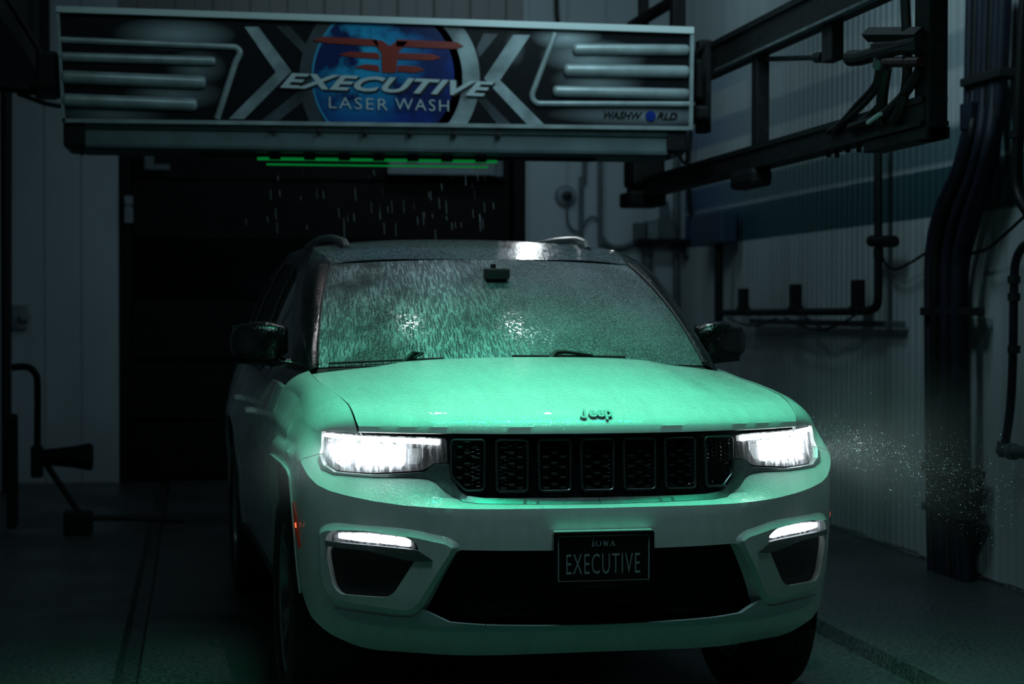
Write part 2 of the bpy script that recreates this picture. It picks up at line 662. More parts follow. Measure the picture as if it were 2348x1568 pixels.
def floor_mat():
    t = NT('wet_speckled_concrete')
    tc = t.n('ShaderNodeTexCoord').outputs['Object']
    n1 = t.n('ShaderNodeTexNoise', i_Scale=1.1, i_Detail=6.0)
    n2 = t.n('ShaderNodeTexVoronoi', i_Scale=75.0)
    n3 = t.n('ShaderNodeTexNoise', i_Scale=55.0, i_Detail=4.0)
    for n in (n1, n2, n3):
        t.l(tc, n.inputs['Vector'])
    c = t.mixc(t.ramp(n3.outputs[0], [(.38, 0.0), (.62, 1.0)]), (.022, .027, .029), (.095, .11, .115))
    c = t.mixc(t.ramp(n2.outputs['Distance'], [(.08, 1.0), (.2, 0.0)]), c, (.19, .205, .21))
    c = t.mixc(t.ramp(n1.outputs[0], [(.35, 0.0), (.7, .6)]), c, (.05, .055, .06))
    t.l(c, t.b.inputs['Base Color'])
    r = t.n('ShaderNodeMapRange', i_1=.3, i_2=.7, i_3=.25, i_4=.6)
    t.l(n1.outputs[0], r.inputs[0])
    t.l(r.outputs[0], t.b.inputs['Roughness'])
    b = t.n('ShaderNodeBump', i_Strength=.6, i_Distance=.004)
    t.l(n3.outputs[0], b.inputs['Height'])
    t.l(b.outputs[0], t.b.inputs['Normal'])
    return t.m


M['floor'] = floor_mat()

# ------------------------------------------------------------------ room
XL, XR, YB, ZC = -1.53, 4.12, 16.2, 4.7
Y0 = 1.0


def structure(o):
    o['kind'] = 'structure'
    return o


prof = [(XL, 0), (-.33, 0), (-.31, -.05), (-.25, -.05), (-.23, 0), (2.62, 0), (2.64, -.06), (2.81, -.06), (2.83, 0), (XR, 0)]
V, F = [], []
for y in (-1.0, 3.0, 6.0, 9.0, 12.0, 16.6):
    V += [(x, y, z) for x, z in prof]
n = len(prof)
for i in range(5):
    F += [(i * n + k, i * n + k + 1, (i + 1) * n + k + 1, (i + 1) * n + k) for k in range(n - 1)]
structure(mesh('floor', V, F, M['floor']))
structure(MB().box((XL - .1, -1, ZC), (XR + .1, 16.6, ZC + .1)).build('ceiling', M['wall_dirty']))


def panel_mesh_(w, h, ribs, name):
    """a wall board lying in local YZ, face towards -X, shallow grooves between its ribs"""
    pr = []
    for k in range(ribs):
        a, b = w * k / ribs, w * (k + 1) / ribs
        pr += [(a + .003, 0.012), (a + .009, 0), (b - .009, 0)]
    pr.append((w - .003, .012))
    V = [(x, y, 0) for y, x in pr] + [(x, y, h) for y, x in pr]
    n = len(pr)
    F = [(i, i + 1, n + i + 1, n + i)[::-1] for i in range(n - 1)]
    me = bpy.data.meshes.new(name)
    me.from_pydata(V, [], F)
    return me


def board(me, mat_me, loc, rz, parent):
    o = bpy.data.objects.new('panel', me)
    o.location = loc
    o.rotation_euler = (0, 0, rz)
    return link(o, parent)


PW = .305
wr = structure(MB().box((XR, Y0, 0), (XR + .1, 16.6, ZC)).build('wall_right', M['wall_r']))
me = panel_mesh_(PW, ZC - .02, 3, 'ribbed_board')
me.materials.append(M['wall_r'])
for k in range(int((YB - 3.0) / PW)):
    board(me, None, (XR - .012, YB - (k + 1) * PW, .015 + .006 * ((k * 7) % 3)), 0, wr)
wl = structure(MB().box((XL - .1, Y0, 0), (XL, 16.6, ZC)).build('wall_left', M['wall_b']))
me2 = panel_mesh_(PW, ZC - .02, 3, 'ribbed_board')
me2.materials.append(M['wall_b'])
for k in range(int((YB - 6.0) / PW)):
    board(me2, None, (XL + .012, YB - k * PW, .015), math.pi, wl)
DX0, DX1, DZ = -.645, 2.73, 3.0
wb = MB().box((XL - .1, YB, 0), (DX0, YB + .3, ZC)).box((DX1, YB, 0), (XR + .1, YB + .3, ZC)).box((DX0, YB, DZ), (DX1, YB + .3, ZC)).build('wall_back', M['wall_b'])
structure(wb)
me3 = panel_mesh_(.2925, ZC - .02, 1, 'flat_board')
me3.materials.append(M['wall_b'])
for k in range(3):
    board(me3, None, (XL + k * .2925, YB - .012, .015), math.pi / 2 - math.pi, wb).scale = (-1, 1, 1)
for k in range(4):
    board(me3, None, (DX1 + .02 + k * .335, YB - .012, .015), -math.pi / 2, wb).scale = (-1, 1.14, 1)
me4 = panel_mesh_(PW, ZC - DZ - .03, 2, 'upper_board')
me4.materials.append(M['wall_dirty'])
for k in range(11):
    board(me4, None, (DX0 + k * PW, YB - .012, DZ + .01), -math.pi / 2, wb).scale = (-1, 1, 1)

# closed dark door at the far end of the bay
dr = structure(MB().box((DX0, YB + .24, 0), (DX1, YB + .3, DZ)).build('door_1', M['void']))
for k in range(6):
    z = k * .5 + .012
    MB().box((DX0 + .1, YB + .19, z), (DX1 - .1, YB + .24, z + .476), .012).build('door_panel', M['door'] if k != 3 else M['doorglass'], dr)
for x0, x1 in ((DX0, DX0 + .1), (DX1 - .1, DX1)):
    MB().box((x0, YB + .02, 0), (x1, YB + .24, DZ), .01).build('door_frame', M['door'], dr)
a, b = W(285, 450, 1, YB + .0), W(305, 513, 1, YB)
sb = MB().box((a[0], YB - .05, b[2]), (b[0], YB + .06, a[2] - .09), .01).box((a[0], YB - .05, a[2] - .075), (b[0], YB + .06, a[2]), .01).box((a[0] + .01, YB - .035, b[2]), (b[0] - .01, YB + .02, a[2])).build('door_sensor', M['greypvc'])
tag(sb, 'small pale two-part sensor box on the left edge of the dark doorway', 'sensor')
a, b = W(890, 366, 1, YB - .02), W(1152, 403, 1, YB - .02)
pl = thing('door_track_cover', 'long pale grey box hanging in the top of the dark doorway, right of centre', 'cover', ((a[0] + b[0]) / 2, YB, b[2]))
w_, h_ = (b[0] - a[0]) / 2, a[2] - b[2]
MB().box((-w_, -.04, 0), (w_, .05, h_), .01).build('cover_plate', M['greypvc'], pl)
MB().box((w_ - .07, -.05, -.01), (w_, .03, h_ + .012), .006).build('end_cap', M['conduit'], pl)
MB().box((-w_ * .1, -.0, h_ - .01), (w_ * .1, .03, .46), .004).build('hanger', M['steel'], pl)
a, b = W(330, 356, 1, YB), W(375, 391, 1, YB)
sm = MB().box((a[0], YB - .03, b[2]), (a[0] + .08, YB + .04, a[2]), .01).box((a[0] + .08, YB - .02, b[2]), (b[0] + .05, YB + .03, b[2] + .05), .01).box((a[0] + .02, YB - .01, a[2] - .01), (a[0] + .06, YB + .03, DZ)).build('door_bracket', M['conduit'])
tag(sm, 'small dull grey bracket in the upper left of the dark doorway', 'bracket')

# ------------------------------------------------------------------ wash gantry
GY = 10.2


def gp(x, y, d=0.0):
    p = W(x, y, 1, GY)
    return (p[0], GY - d, p[2])


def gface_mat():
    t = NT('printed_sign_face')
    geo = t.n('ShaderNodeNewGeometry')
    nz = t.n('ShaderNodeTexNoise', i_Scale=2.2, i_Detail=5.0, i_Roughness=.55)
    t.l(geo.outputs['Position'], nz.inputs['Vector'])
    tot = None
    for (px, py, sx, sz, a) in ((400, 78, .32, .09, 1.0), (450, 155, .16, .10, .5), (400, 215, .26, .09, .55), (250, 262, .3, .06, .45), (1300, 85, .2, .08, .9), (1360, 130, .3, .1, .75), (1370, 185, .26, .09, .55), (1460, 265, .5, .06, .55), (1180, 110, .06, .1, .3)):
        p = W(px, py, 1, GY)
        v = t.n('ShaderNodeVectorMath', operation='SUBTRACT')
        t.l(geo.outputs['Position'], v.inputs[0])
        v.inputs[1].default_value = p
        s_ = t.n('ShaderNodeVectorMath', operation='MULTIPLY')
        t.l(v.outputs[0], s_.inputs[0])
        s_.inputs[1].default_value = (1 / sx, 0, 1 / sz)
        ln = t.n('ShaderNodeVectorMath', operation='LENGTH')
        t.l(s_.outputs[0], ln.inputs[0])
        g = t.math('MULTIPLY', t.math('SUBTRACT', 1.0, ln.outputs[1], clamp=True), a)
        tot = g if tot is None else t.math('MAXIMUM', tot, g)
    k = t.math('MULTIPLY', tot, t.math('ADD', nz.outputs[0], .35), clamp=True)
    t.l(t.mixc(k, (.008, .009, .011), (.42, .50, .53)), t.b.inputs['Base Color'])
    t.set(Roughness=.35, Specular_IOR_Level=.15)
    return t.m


def globe_mat():
    t = NT('printed_blue_globe')
    geo = t.n('ShaderNodeNewGeometry')
    nz = t.n('ShaderNodeTexNoise', i_Scale=2.6, i_Detail=6.0, i_Roughness=.6)
    t.l(geo.outputs['Position'], nz.inputs['Vector'])
    k = t.ramp(nz.outputs[0], [(.46, 0.0), (.54, 1.0)])
    v = t.n('ShaderNodeVectorMath', operation='DISTANCE')
    t.l(geo.outputs['Position'], v.inputs[0])
    v.inputs[1].default_value = W(820, 120, 1, GY)
    sea = t.mixc(t.math('MULTIPLY', v.outputs['Value'], 2.4, clamp=True), (.02, .42, .72), (.004, .03, .22))
    t.l(t.mixc(k, sea, (.004, .015, .10)), t.b.inputs['Base Color'])
    t.set(Roughness=.3)
    return t.m


M['gface'] = gface_mat()
M['globe'] = globe_mat()
M['gsilver'] = simple('printed_silver', (.27, .33, .35), rough=.35, noise=.55, nscale=5)
M['gdim'] = simple('printed_dark_grey', (.045, .055, .065), rough=.35, noise=.6, nscale=5)
M['gbright'] = simple('bright_aluminium', (.62, .70, .70), rough=.35, metal=.1)
M['gred'] = simple('printed_dark_red', (.24, .02, .012), rough=.4)
M['gcyan'] = simple('printed_light_blue', (.03, .28, .5), rough=.4)
M['gblack'] = simple('printed_black', (.004, .004, .005), rough=.4)
M['skirt'] = simple('skirt_aluminium', (.10, .145, .15), rough=.5, metal=.0, noise=.15, nscale=8)

gx0, gx1 = gp(131, 100)[0], gp(1586, 100)[0]
gcx = (gx0 + gx1) / 2
gt = thing('wash_gantry', 'wide overhead wash gantry with a black and silver sign face reading EXECUTIVE LASER WASH', 'gantry', (gcx, GY, 2.26))
OFF = Vector((gcx, GY, 2.26))


def gmesh(name, polys, mat, d0, d1, smooth=False, parent=None):
    """flat printed or raised shapes on the sign face; polys in photo pixels laid on the plane of the face"""
    b = MB()
    for P_ in polys:
        q = [gp(*p) for p in P_]
        q2 = [(v[0], v[2]) for v in q]
        if area2(q2) < 0:
            q2.reverse()
        b.prism(q2, lambda x, z: (x - OFF.x, -d1, z - OFF.z), lambda x, z: (x - OFF.x, -d0, z - OFF.z))
    return b.build(name, mat, parent or gt, smooth, 35)


def gstroke(name, pts, w, d, mat, parent=None):
    q = [Vector(gp(*p)) - OFF for p in pts]
    b = MB().tube([(v.x, -d * .3, v.z) for v in q], w, 10)
    for i, v in enumerate(b.V):
        b.V[i] = (v[0], v[1] * .8 if v[1] < 0 else v[1] * .2, v[2])
    return b.build(name, mat, parent or gt, True, 60)


FC = [(132, 22), (1585, 70), (1582, 294), (147, 278)]
face = gmesh('sign_face', [FC], M['gface'], -.02, .0)
body = MB().box((gx0 - OFF.x + .03, .025, .0), (gx1 - OFF.x - .03, .50, .66), .02).build('gantry_body', M['skirt'], gt)
gmesh('frame_rail', [[(129, 16), (1588, 63), (1588, 78), (129, 30)]], M['gbright'], -.05, .03).data.polygons[0].use_smooth = False
gmesh('frame_rail', [[(143, 273), (1583, 290), (1583, 299), (143, 282)]], M['alu'], -.03, .02)
gmesh('frame_rail', [[(129, 18), (136, 18), (150, 281), (142, 281)]], M['alu'], -.03, .02)
gmesh('frame_rail', [[(1581, 68), (1589, 68), (1586, 298), (1578, 298)]], M['alu'], -.03, .022)


def arc(cx, cy, rx, ry, a0, a1, n=40):
    return [(cx + rx * math.cos(math.radians(a0 + (a1 - a0) * k / n)), cy + ry * math.sin(math.radians(a0 + (a1 - a0) * k / n))) for k in range(n + 1)]


def clipy(P_):
    def top(x):
        return 22 + (x - 132) * 48 / 1453 + 10

    def bot(x):
        return 278 + (x - 147) * 16 / 1435 - 4
    return [(x, min(max(y, top(x)), bot(x))) for x, y in P_]


ring = clipy(arc(902, 180, 198, 198, -90, 90)) + clipy(arc(902, 180, 158, 170, 90, -90))
ring2 = clipy(arc(902, 180, 216, 216, 90, 270)) + clipy(arc(902, 180, 186, 190, 270, 90))
gmesh('silver_ring', [ring], M['gsilver'], 0, .002)
gmesh('shadow_ring', [ring2], M['gdim'], 0, .002)
gmesh('blue_arc', [clipy(arc(890, 175, 176, 176, 130, 232)) + clipy(arc(890, 175, 170, 170, 232, 130))], M['gcyan'], 0, .003)
gmesh('globe', [clipy(arc(880, 176, 161, 165, 0, 360, 72)[:-1])], M['globe'], 0, .0045)
gmesh('chevron', [[(560, 62), (592, 62), (668, 164), (560, 273), (524, 273), (632, 166)]], M['gsilver'], 0, .003)
gmesh('chevron', [[(1176, 80), (1216, 80), (1146, 184), (1247, 285), (1208, 285), (1109, 180)]], M['gsilver'], 0, .003)
gmesh('chevron', [[(632, 60), (664, 60), (706, 108), (694, 122)]], M['gdim'], 0, .003)
gmesh('chevron', [[(1108, 77), (1142, 78), (1098, 132), (1092, 112)]], M['gdim'], 0, .003)
gmesh('chevron', [[(690, 205), (708, 222), (640, 276), (600, 276)]], M['gdim'], 0, .003)
gmesh('chevron', [[(1092, 226), (1110, 222), (1172, 285), (1140, 285)]], M['gdim'], 0, .003)
WSW = .0023
for nm, pts, w_ in (('raised_frame_bar', [(137, 92)] + [tuple(p) for p in bez([(520, 108), (540, 110), (549, 122), (540, 142)], 5)] + [(497, 274)], 7.5),
                    ('raised_frame_bar', [(1272, 76), (1222, 208)] + [tuple(p) for p in bez([(1219, 216), (1221, 228), (1232, 237), (1250, 238)], 5)] + [(1580, 239)], 7.0)):
    gstroke(nm, pts, w_ * WSW, .03, M['alu'])
for (x0, y0, x1, y1, w_) in ((137, 131, 494, 141, 9), (139, 177, 472, 190, 12.5), (142, 230, 452, 241, 12.5), (1312, 113, 1580, 115, 11), (1291, 161, 1580, 165, 12.5), (1266, 209, 1580, 216, 11)):
    ln_ = [(0, .3), (2, .72), (6, .95), (11, 1.0)]
    pl_ = [(x0 + e, y0 + (y1 - y0) * e / (x1 - x0)) for e, k in ln_] + [(x1 - e, y1 - (y1 - y0) * e / (x1 - x0)) for e, k in ln_[::-1]]
    gstroke('raised_bar', pl_, [w_ * WSW * 1.2 * k for e, k in ln_ + ln_[::-1]], .03, M['alu'])
    gmesh('bar_groove', [[(x0 + 4, y0 - w_ * .45), (x1 - 4, y1 - w_ * .45), (x1 - 4, y1 + w_ * .1), (x0 + 4, y0 + w_ * .1)]], M['conduit'], .0, w_ * WSW * 1.2 * .8 + .001)
red = []
for (xa, ya, xb, yb, w_) in ((716, 93, 1062, 105, 8), (776, 126, 1010, 132, 7), (812, 155, 973, 160, 7)):
    m_ = (xa + xb) / 2
    red.append([(xa, ya), (xa + 24, ya - w_), (m_ - 26, (ya + yb) / 2 - w_), (m_ - 22, (ya + yb) / 2 + w_), (xa + 30, ya + w_ * .8)])
    red.append([(m_ + 20, (ya + yb) / 2 - w_), (xb - 16, yb - w_), (xb, yb + 1), (xb - 20, yb + w_), (m_ + 18, (ya + yb) / 2 + w_)])
red.append([(852, 92), (876, 94), (892, 106), (910, 95), (934, 96), (912, 122), (908, 167), (876, 167), (874, 122)])
gmesh('winged_emblem', red, M['gred'], .004, .010)


def gtext(name, s, cx, cy, wpx, hpx, slope, mat, shear=0.0, bold=0.0, space=1.0, d=.012, parent=None):
    V, F, dim = text_mesh(s, 1.0, 0.0, bold, shear, space)
    c = Vector(gp(cx, cy)) - OFF
    sx, sz = wpx * .00229 / dim[0], hpx * .00229 / dim[1]
    out = []
    for v in V:
        x, z = v[0] * sx, v[1] * sz
        out.append((c.x + x, -d, c.z + z - slope * x))
    return mesh(name, out, F, mat, parent or gt)


gtext('lettering_shadow', 'EXECUTIVE', 893, 198, 494, 36, .024, M['gblack'], .42, .035, 1.06, .0105)
gtext('main_lettering', 'EXECUTIVE', 889, 195, 492, 35, .024, M['white'], .42, .03, 1.06, .013)
gtext('small_lettering', 'LASER', 821, 238, 134, 26, .022, M['white'], 0, -.008, 1.2, .012)
gtext('small_lettering', 'WASH', 967, 241, 124, 26, .022, M['white'], 0, -.008, 1.2, .012)
gtext('maker_lettering', 'WASHW', 1428, 264, 92, 17, .01, M['gblack'], .35, .03, 1.0, .006)
gtext('maker_lettering', 'RLD', 1529, 266, 50, 17, .01, M['gblack'], .35, .03, 1.0, .006)
gmesh('maker_globe', [arc(1491, 266, 12, 12, 0, 360, 20)[:-1]], M['globe'], .003, .007)
# stepped skirt under the face
sk = [(0.0, 2.385), (.012, 2.36), (.03, 2.352), (.03, 2.325), (.045, 2.318), (.05, 2.295), (.07, 2.288), (.08, 2.268), (.12, 2.255), (.40, 2.25), (.40, 2.40)]
xa, xb = gp(186, 300)[0] - OFF.x, gp(1548, 300)[0] - OFF.x
b = MB()
b.add([(xa, y, z - OFF.z) for y, z in sk] + [(xb, y, z - OFF.z) for y, z in sk],
      [(i, i + 1, len(sk) + i + 1, len(sk) + i) for i in range(len(sk) - 1)] + [tuple(range(len(sk) - 1, -1, -1)), tuple(range(len(sk), 2 * len(sk)))])
b.build('skirt', M['skirt'], gt)
for x, y in ((627, 296), (733, 299), (838, 302), (941, 304), (1042, 305), (1143, 307)):
    c = Vector(gp(x, y)) - OFF
    MB().tube([(c.x, .03, c.z), (c.x, -.004, c.z)], .017, 12).tube([(c.x, -.004, c.z), (c.x, -.012, c.z)], .009, 8).build('spray_port', M['plastic'], gt)
ga, gb = gp(592, 362)[0] - OFF.x, gp(1150, 362)[0] - OFF.x
gl = MB().tube([(ga, .16, -.035), (gb, .16, -.035)], .008, 8).build('light_strip', M['greenled'], gt)
MB().tube([(ga + .05, .22, -.06), (gb - .04, .22, -.06)], .005, 8).build('light_strip', M['greenled'], gt)
for k in range(7):
    x = ga + (gb - ga) * (k + .5) / 7
    MB().box((x - .03, .12, -.04), (x + .03, .24, .0), .004).build('strip_bracket', M['steel'], gt)
MB().box((ga - .3, .18, -.02), (gb + .55, .30, 0.005), .006).build('strip_channel', M['steel'], gt)
for side, px_, py_ in ((-1, 170, 318), (1, 1553, 330)):
    c = Vector(gp(px_, py_)) - OFF
    MB().box((c.x - .055, .0, c.z - .04), (c.x + .055, .30, c.z + .09), .012).build('end_bracket', M['steel'], gt)
    MB().tube([(c.x - .03 * side, .05, c.z - .03), (c.x - .01 * side, .05, c.z - .07)], .035, 12).build('roller', M['hoseblack'], gt)
c = Vector(gp(1565, 350)) - OFF
MB().tube(bez([(c.x - .03, .1, c.z + .1), (c.x, .08, c.z), (c.x + .03, .08, c.z - .05), (c.x + .05, .1, c.z), (c.x + .02, .1, c.z + .1)], 6), .008, 6).build('hanging_hose', M['hoseblack'], gt)
c = Vector(gp(1600, 150)) - OFF
MB().box((c.x - .02, .1, c.z - .17), (c.x + .06, .5, c.z + .05), .02).box((c.x + .06, .2, c.z - .34), (c.x + .13, .3, c.z + .17), .01).tube([(c.x - .02, .1, c.z + .04), (c.x + .1, .22, c.z + .15)], .012, 8).box((c.x - .02, .1, c.z - .28), (c.x + .10, .4, c.z - .2), .02).build('trolley_carriage', M['steel'], gt)
c = Vector(gp(120, 150)) - OFF
MB().box((c.x - .09, .05, c.z - .12), (c.x + .02, .5, c.z + .08), .02).build('trolley_carriage', M['steel'], gt)


# ------------------------------------------------------------------ overhead rails
def rail_truss(name, X, label, far, near_low, full):
    t = thing(name, label, 'rail', (X, 9.0, 2.17))
    o = Vector((X, 9.0, 2.17))

    def bx(nm, a, b, mat=M['steel'], bev=.006):
        return MB().box(Vector(a) - o, Vector(b) - o, bev).build(nm, mat, t)
    MB().box(Vector((X - .045, 4.5, 2.79)) - o, Vector((X + .045, far, 2.90)) - o).box(Vector((X - .06, 4.5, 2.765)) - o, Vector((X + .06, far, 2.79)) - o).box(Vector((X - .06, 4.5, 2.90)) - o, Vector((X + .06, far, 2.93)) - o).build('upper_rail', M['steel'], t)
    if full:
        bx('upper_rail_lip', (X - .066, 4.5, 2.752), (X - .03, far, 2.767), M['galv'], .002)
        MB().box(Vector((X - .045, near_low, 2.18)) - o, Vector((X + .045, far + .1, 2.27)) - o).box(Vector((X - .06, near_low, 2.165)) - o, Vector((X + .06, far + .1, 2.185)) - o).box(Vector((X - .055, near_low, 2.26)) - o, Vector((X + .055, far + .1, 2.285)) - o).build('lower_rail', M['steel'], t)
        yb = W(1743, 300, 0, X)[1]
        bx('post', (X - .035, yb - .05, 2.1), (X + .035, yb + .05, 2.82))
        MB().box(Vector((X - .08, yb - .10, 2.07)) - o, Vector((X + .04, yb + .32, 2.17)) - o, .03).build('foot_bracket', M['steel'], t)
        bx('post', (X - .04, 7.36, 2.11), (X + .04, 7.52, ZC), M['steel'])
        bx('end_plate', (X - .05, 7.36, 2.11), (X + .05, 8.1, 2.16))
        g = [(7.5, 2.30), (8.2, 2.20), (8.2, 2.16), (7.5, 2.16)]
        MB().prism(g, lambda y, z: Vector((X - .03, y, z)) - o, lambda y, z: Vector((X + .03, y, z)) - o).build('gusset', M['steel'], t)
        p, q = W(1758, 88, 0, X), W(1862, -20, 0, X)
        MB().tube([Vector(p) - o, Vector((p + q) / 2) - o, Vector(q) - o], [.05, .035, .016], 8).build('brace', M['steel'], t)
        p, q = W(1448, 60, 0, X), W(1556, -6, 0, X)
        MB().tube([Vector(p) - o, Vector(q) - o], .04, 8).build('brace', M['steel'], t)
        p, q = W(1553, 60, 0, X), W(1553, -60, 0, X)
        bx('hanger', (X - .04, p[1] - .05, 2.9), (X + .04, p[1] + .05, ZC))
        yh = W(1900, 100, 0, X)[1]
        bx('drop_plate', (X - .02, yh - .1, W(1900, 142, 0, X)[2]), (X + .04, yh + .05, 2.80))
        p, q = W(1762, 135, 0, X), W(1888, 131, 0, X)
        MB().tube([Vector(p) - o, Vector(q) - o], .013, 8).tube([Vector(p * .12 + q * .88) - o, Vector(q) - o], .026, 8).build('tie_rod', M['steel'], t)
        for k, yy in enumerate((8.3, 8.45, 8.6, 8.72)):
            MB().tube([Vector((X, yy, 2.17)) - o, Vector((X, yy, 2.13 + .01 * (k % 2))) - o], .012, 6).build('bolt', M['steel'], t)
        p = W(1488, 418, 0, X)
        MB().box(Vector((X - .12, p[1] - .05, 2.23)) - o, Vector((X + .1, p[1] + .25, 2.55)) - o, .03).box(Vector((X - .14, p[1] - .08, 2.10)) - o, Vector((X + .1, p[1] + .28, 2.20)) - o, .02).build('drive_motor', M['steel'], t)
    for yy in (5.2, far - .2):
        bx('hanger', (X - .03, yy - .04, 2.9), (X + .03, yy + .04, ZC))
    return t


rail_truss('gantry_rail', 2.9, 'pair of dark steel gantry rails on hangers along the striped right wall', 12.75, 7.4, True)
rail_truss('gantry_rail', -.95, 'dark steel gantry rail running off at the upper left of the sign', 12.75, 7.4, False)

# hose carrier at the near end of the right-hand rails
XC = 2.84
hc = thing('hose_carrier', 'cluster of dark hoses and a red stub bolted to the black post at upper right', 'hose carrier', tuple(W(2100, 140, 0, XC)))
HO = Vector(hc.location)


def wv(x, y, X=XC, o=None):
    return Vector(W(x, y, 0, X)) - (HO if o is None else o)


MB().tube([wv(1990, 79), wv(2112, 79)], .032, 4).build('mounting_bar', M['steel'], hc)
MB().tube([wv(1950, 133), wv(1975, 132), wv(2110, 95)], [.036, .034, .030], 12).build('air_cylinder', M['steel'], hc)
MB().tube([wv(2010, 110), wv(2112, 105)], .033, 6).build('clamp_block', M['steel'], hc)
MB().tube([wv(2030, 142), wv(2112, 141)], .022, 10).build('red_pipe_stub', M['redpaint'], hc)
MB().tube([wv(2022, 134), wv(2018, 154)], [.035, .035], 12).tube([wv(2020, 134), wv(2020, 128)], .02, 8).build('swivel_fitting', M['galv'], hc)
for pts, r in (([(2015, 150), (2005, 195), (1965, 240), (1925, 285), (1900, 302)], .014), ([(2022, 152), (2012, 200), (1975, 245), (1935, 280), (1912, 302)], .012),
               ([(2032, 155), (2025, 200), (2020, 255), (2018, 285)], .026), ([(2108, 158), (2085, 200), (2050, 240), (2010, 270), (1950, 292)], .02),
               ([(2075, 0), (2080, 120), (2078, 190), (2066, 245), (2050, 280)], .022), ([(2010, 245), (1985, 270), (1945, 295)], .012)):
    MB().tube(bez([wv(*p) for p in pts], 6), r, 8).build('hose', M['hoseblack'], hc, True)
MB().tube([wv(1990, 281, XC - .05), wv(2019, 260, XC - .05)], .009, 8).build('hose_clip', M['white'], hc)

# spray manifold on the right wall
XM = 3.98
sp = thing('spray_manifold', 'dark U-shaped spray pipe frame with three upright nozzle blocks on the right wall', 'spray manifold', tuple(W(1830, 717, 0, XM)))
SO = Vector(sp.location)
m = lambda x, y, X=XM: Vector(W(x, y, 0, X)) - SO
MB().tube([m(2014, 300)] + bez([m(2014, 650), m(2013, 690), m(2004, 707), m(1985, 712)], 5), .026, 10).build('riser_pipe', M['steel'], sp, True)
MB().tube([m(1990, 713), m(1650, 717)], .024, 10).build('spray_pipe', M['steel'], sp, True)
MB().tube([m(1648, 555), m(1648, 738)], .034, 8).build('far_riser', M['steel'], sp)
MB().box(Vector((XM - .06, W(1600, 500, 0, XM)[1], W(1640, 560, 0, XM)[2])) - SO, Vector((XM + .08, W(1668, 500, 0, XM)[1], W(1640, 487, 0, XM)[2])) - SO, .02).build('control_box', M['bluebox'], sp)
for x, y0 in ((1704, 661), (1824, 651), (1967, 641)):
    p = m(x, 706)
    h_ = m(x, y0).z - p.z
    MB().box(p + Vector((-.025, -.07, 0)), p + Vector((.025, .07, h_)), .008).box(p + Vector((-.03, -.09, -.04)), p + Vector((.03, .09, .012)), .006).build('nozzle_block', M['steel'], sp)
MB().tube([m(1998, 552), m(2050, 553)], .035, 10).tube([m(2014, 570), m(2014, 590)], .03, 10).build('pipe_clamp', M['steel'], sp)
MB().box(m(1700, 730) + Vector((.06, 0, 0)), m(2040, 735, 3.98) + Vector((.10, 0, -.04)), .004).build('back_plate', M['conduit'], sp)
for pts in ([(1668, 728), (1700, 742), (1740, 745), (1780, 730)], [(1800, 728), (1840, 748), (1885, 755), (1930, 740), (1960, 722)], [(1850, 728), (1875, 745), (1892, 757), (1920, 740)]):
    MB().tube(bez([m(*p, 3.96) for p in pts], 6), .008, 6).build('loose_hose', M['hoseblack'], sp, True)

cb = MB().tube(bez([W(*p, 0, 4.02) for p in [(2022, 560), (2026, 597), (2050, 617), (2085, 603), (2128, 576)]], 6), .008, 6).build('cable', M['hoseblack'], None, True)
tag(cb, 'thin dark cable sagging between the riser pipe and the hose bundle', 'cable')
cb = MB().tube(bez([W(*p, 0, 3.98) for p in [(2215, 583), (2262, 570), (2300, 540), (2360, 485)]], 6), .009, 6).build('cable', M['hoseblack'], None, True)
tag(cb, 'thin dark cable rising from the hose bundle to the right edge', 'cable')

# hose bundle
hb = thing('hose_bundle', 'thick bundle of dark blue-black hoses bending down the right wall to the floor', 'hose bundle', (3.95, 10.4, 0))
BO = Vector((3.95, 10.4, 0))
Lp = [(2222, -30), (2218, 200), (2214, 290), (2190, 385), (2152, 470), (2130, 560), (2126, 700), (2130, 1150), (2134, 1291)]
Rp = [(2312, -30), (2300, 200), (2285, 330), (2262, 430), (2238, 510), (2217, 600), (2213, 700), (2216, 1180), (2223, 1322)]
for k in range(7):
    f = (k + .5) / 7
    pts = []
    for a, b in zip(Lp, Rp):
        X_ = 3.985 - .05 * ((k * 3) % 2) * (1 if 200 < a[1] < 1000 else 0)
        p = Vector(W(a[0] + (b[0] - a[0]) * f, a[1] + (b[1] - a[1]) * f, 0, X_)) - BO
        pts.append(p)
    pts[-1].z = .0
    MB().tube(bez(pts, 6), [.034, .031, .036][k % 3], 10).build('hose', M['hose'] if k % 3 != 1 else M['hoseblack'], hb, True)
for y in (190, 713, 1068, 1158):
    def edge(P_, y):
        return np.interp(y, [p[1] for p in P_], [p[0] for p in P_])
    a, b = Vector(W(edge(Lp, y) - 6, y, 0, 3.95)) - BO, Vector(W(edge(Rp, y) + 4, y - 4, 0, 3.95)) - BO
    MB().box(Vector((a.x - .03, b.y, a.z - .022)), Vector((a.x + .10, a.y, a.z + .022)), .008).build('strap', M['plastic'], hb)
a = Vector(W(2211, 268, 0, 3.94)) - BO
MB().box(a + Vector((-.02, -.13, -.07)), a + Vector((.04, .02, .07)), .01).build('coupling_sleeve', M['hose'], hb)

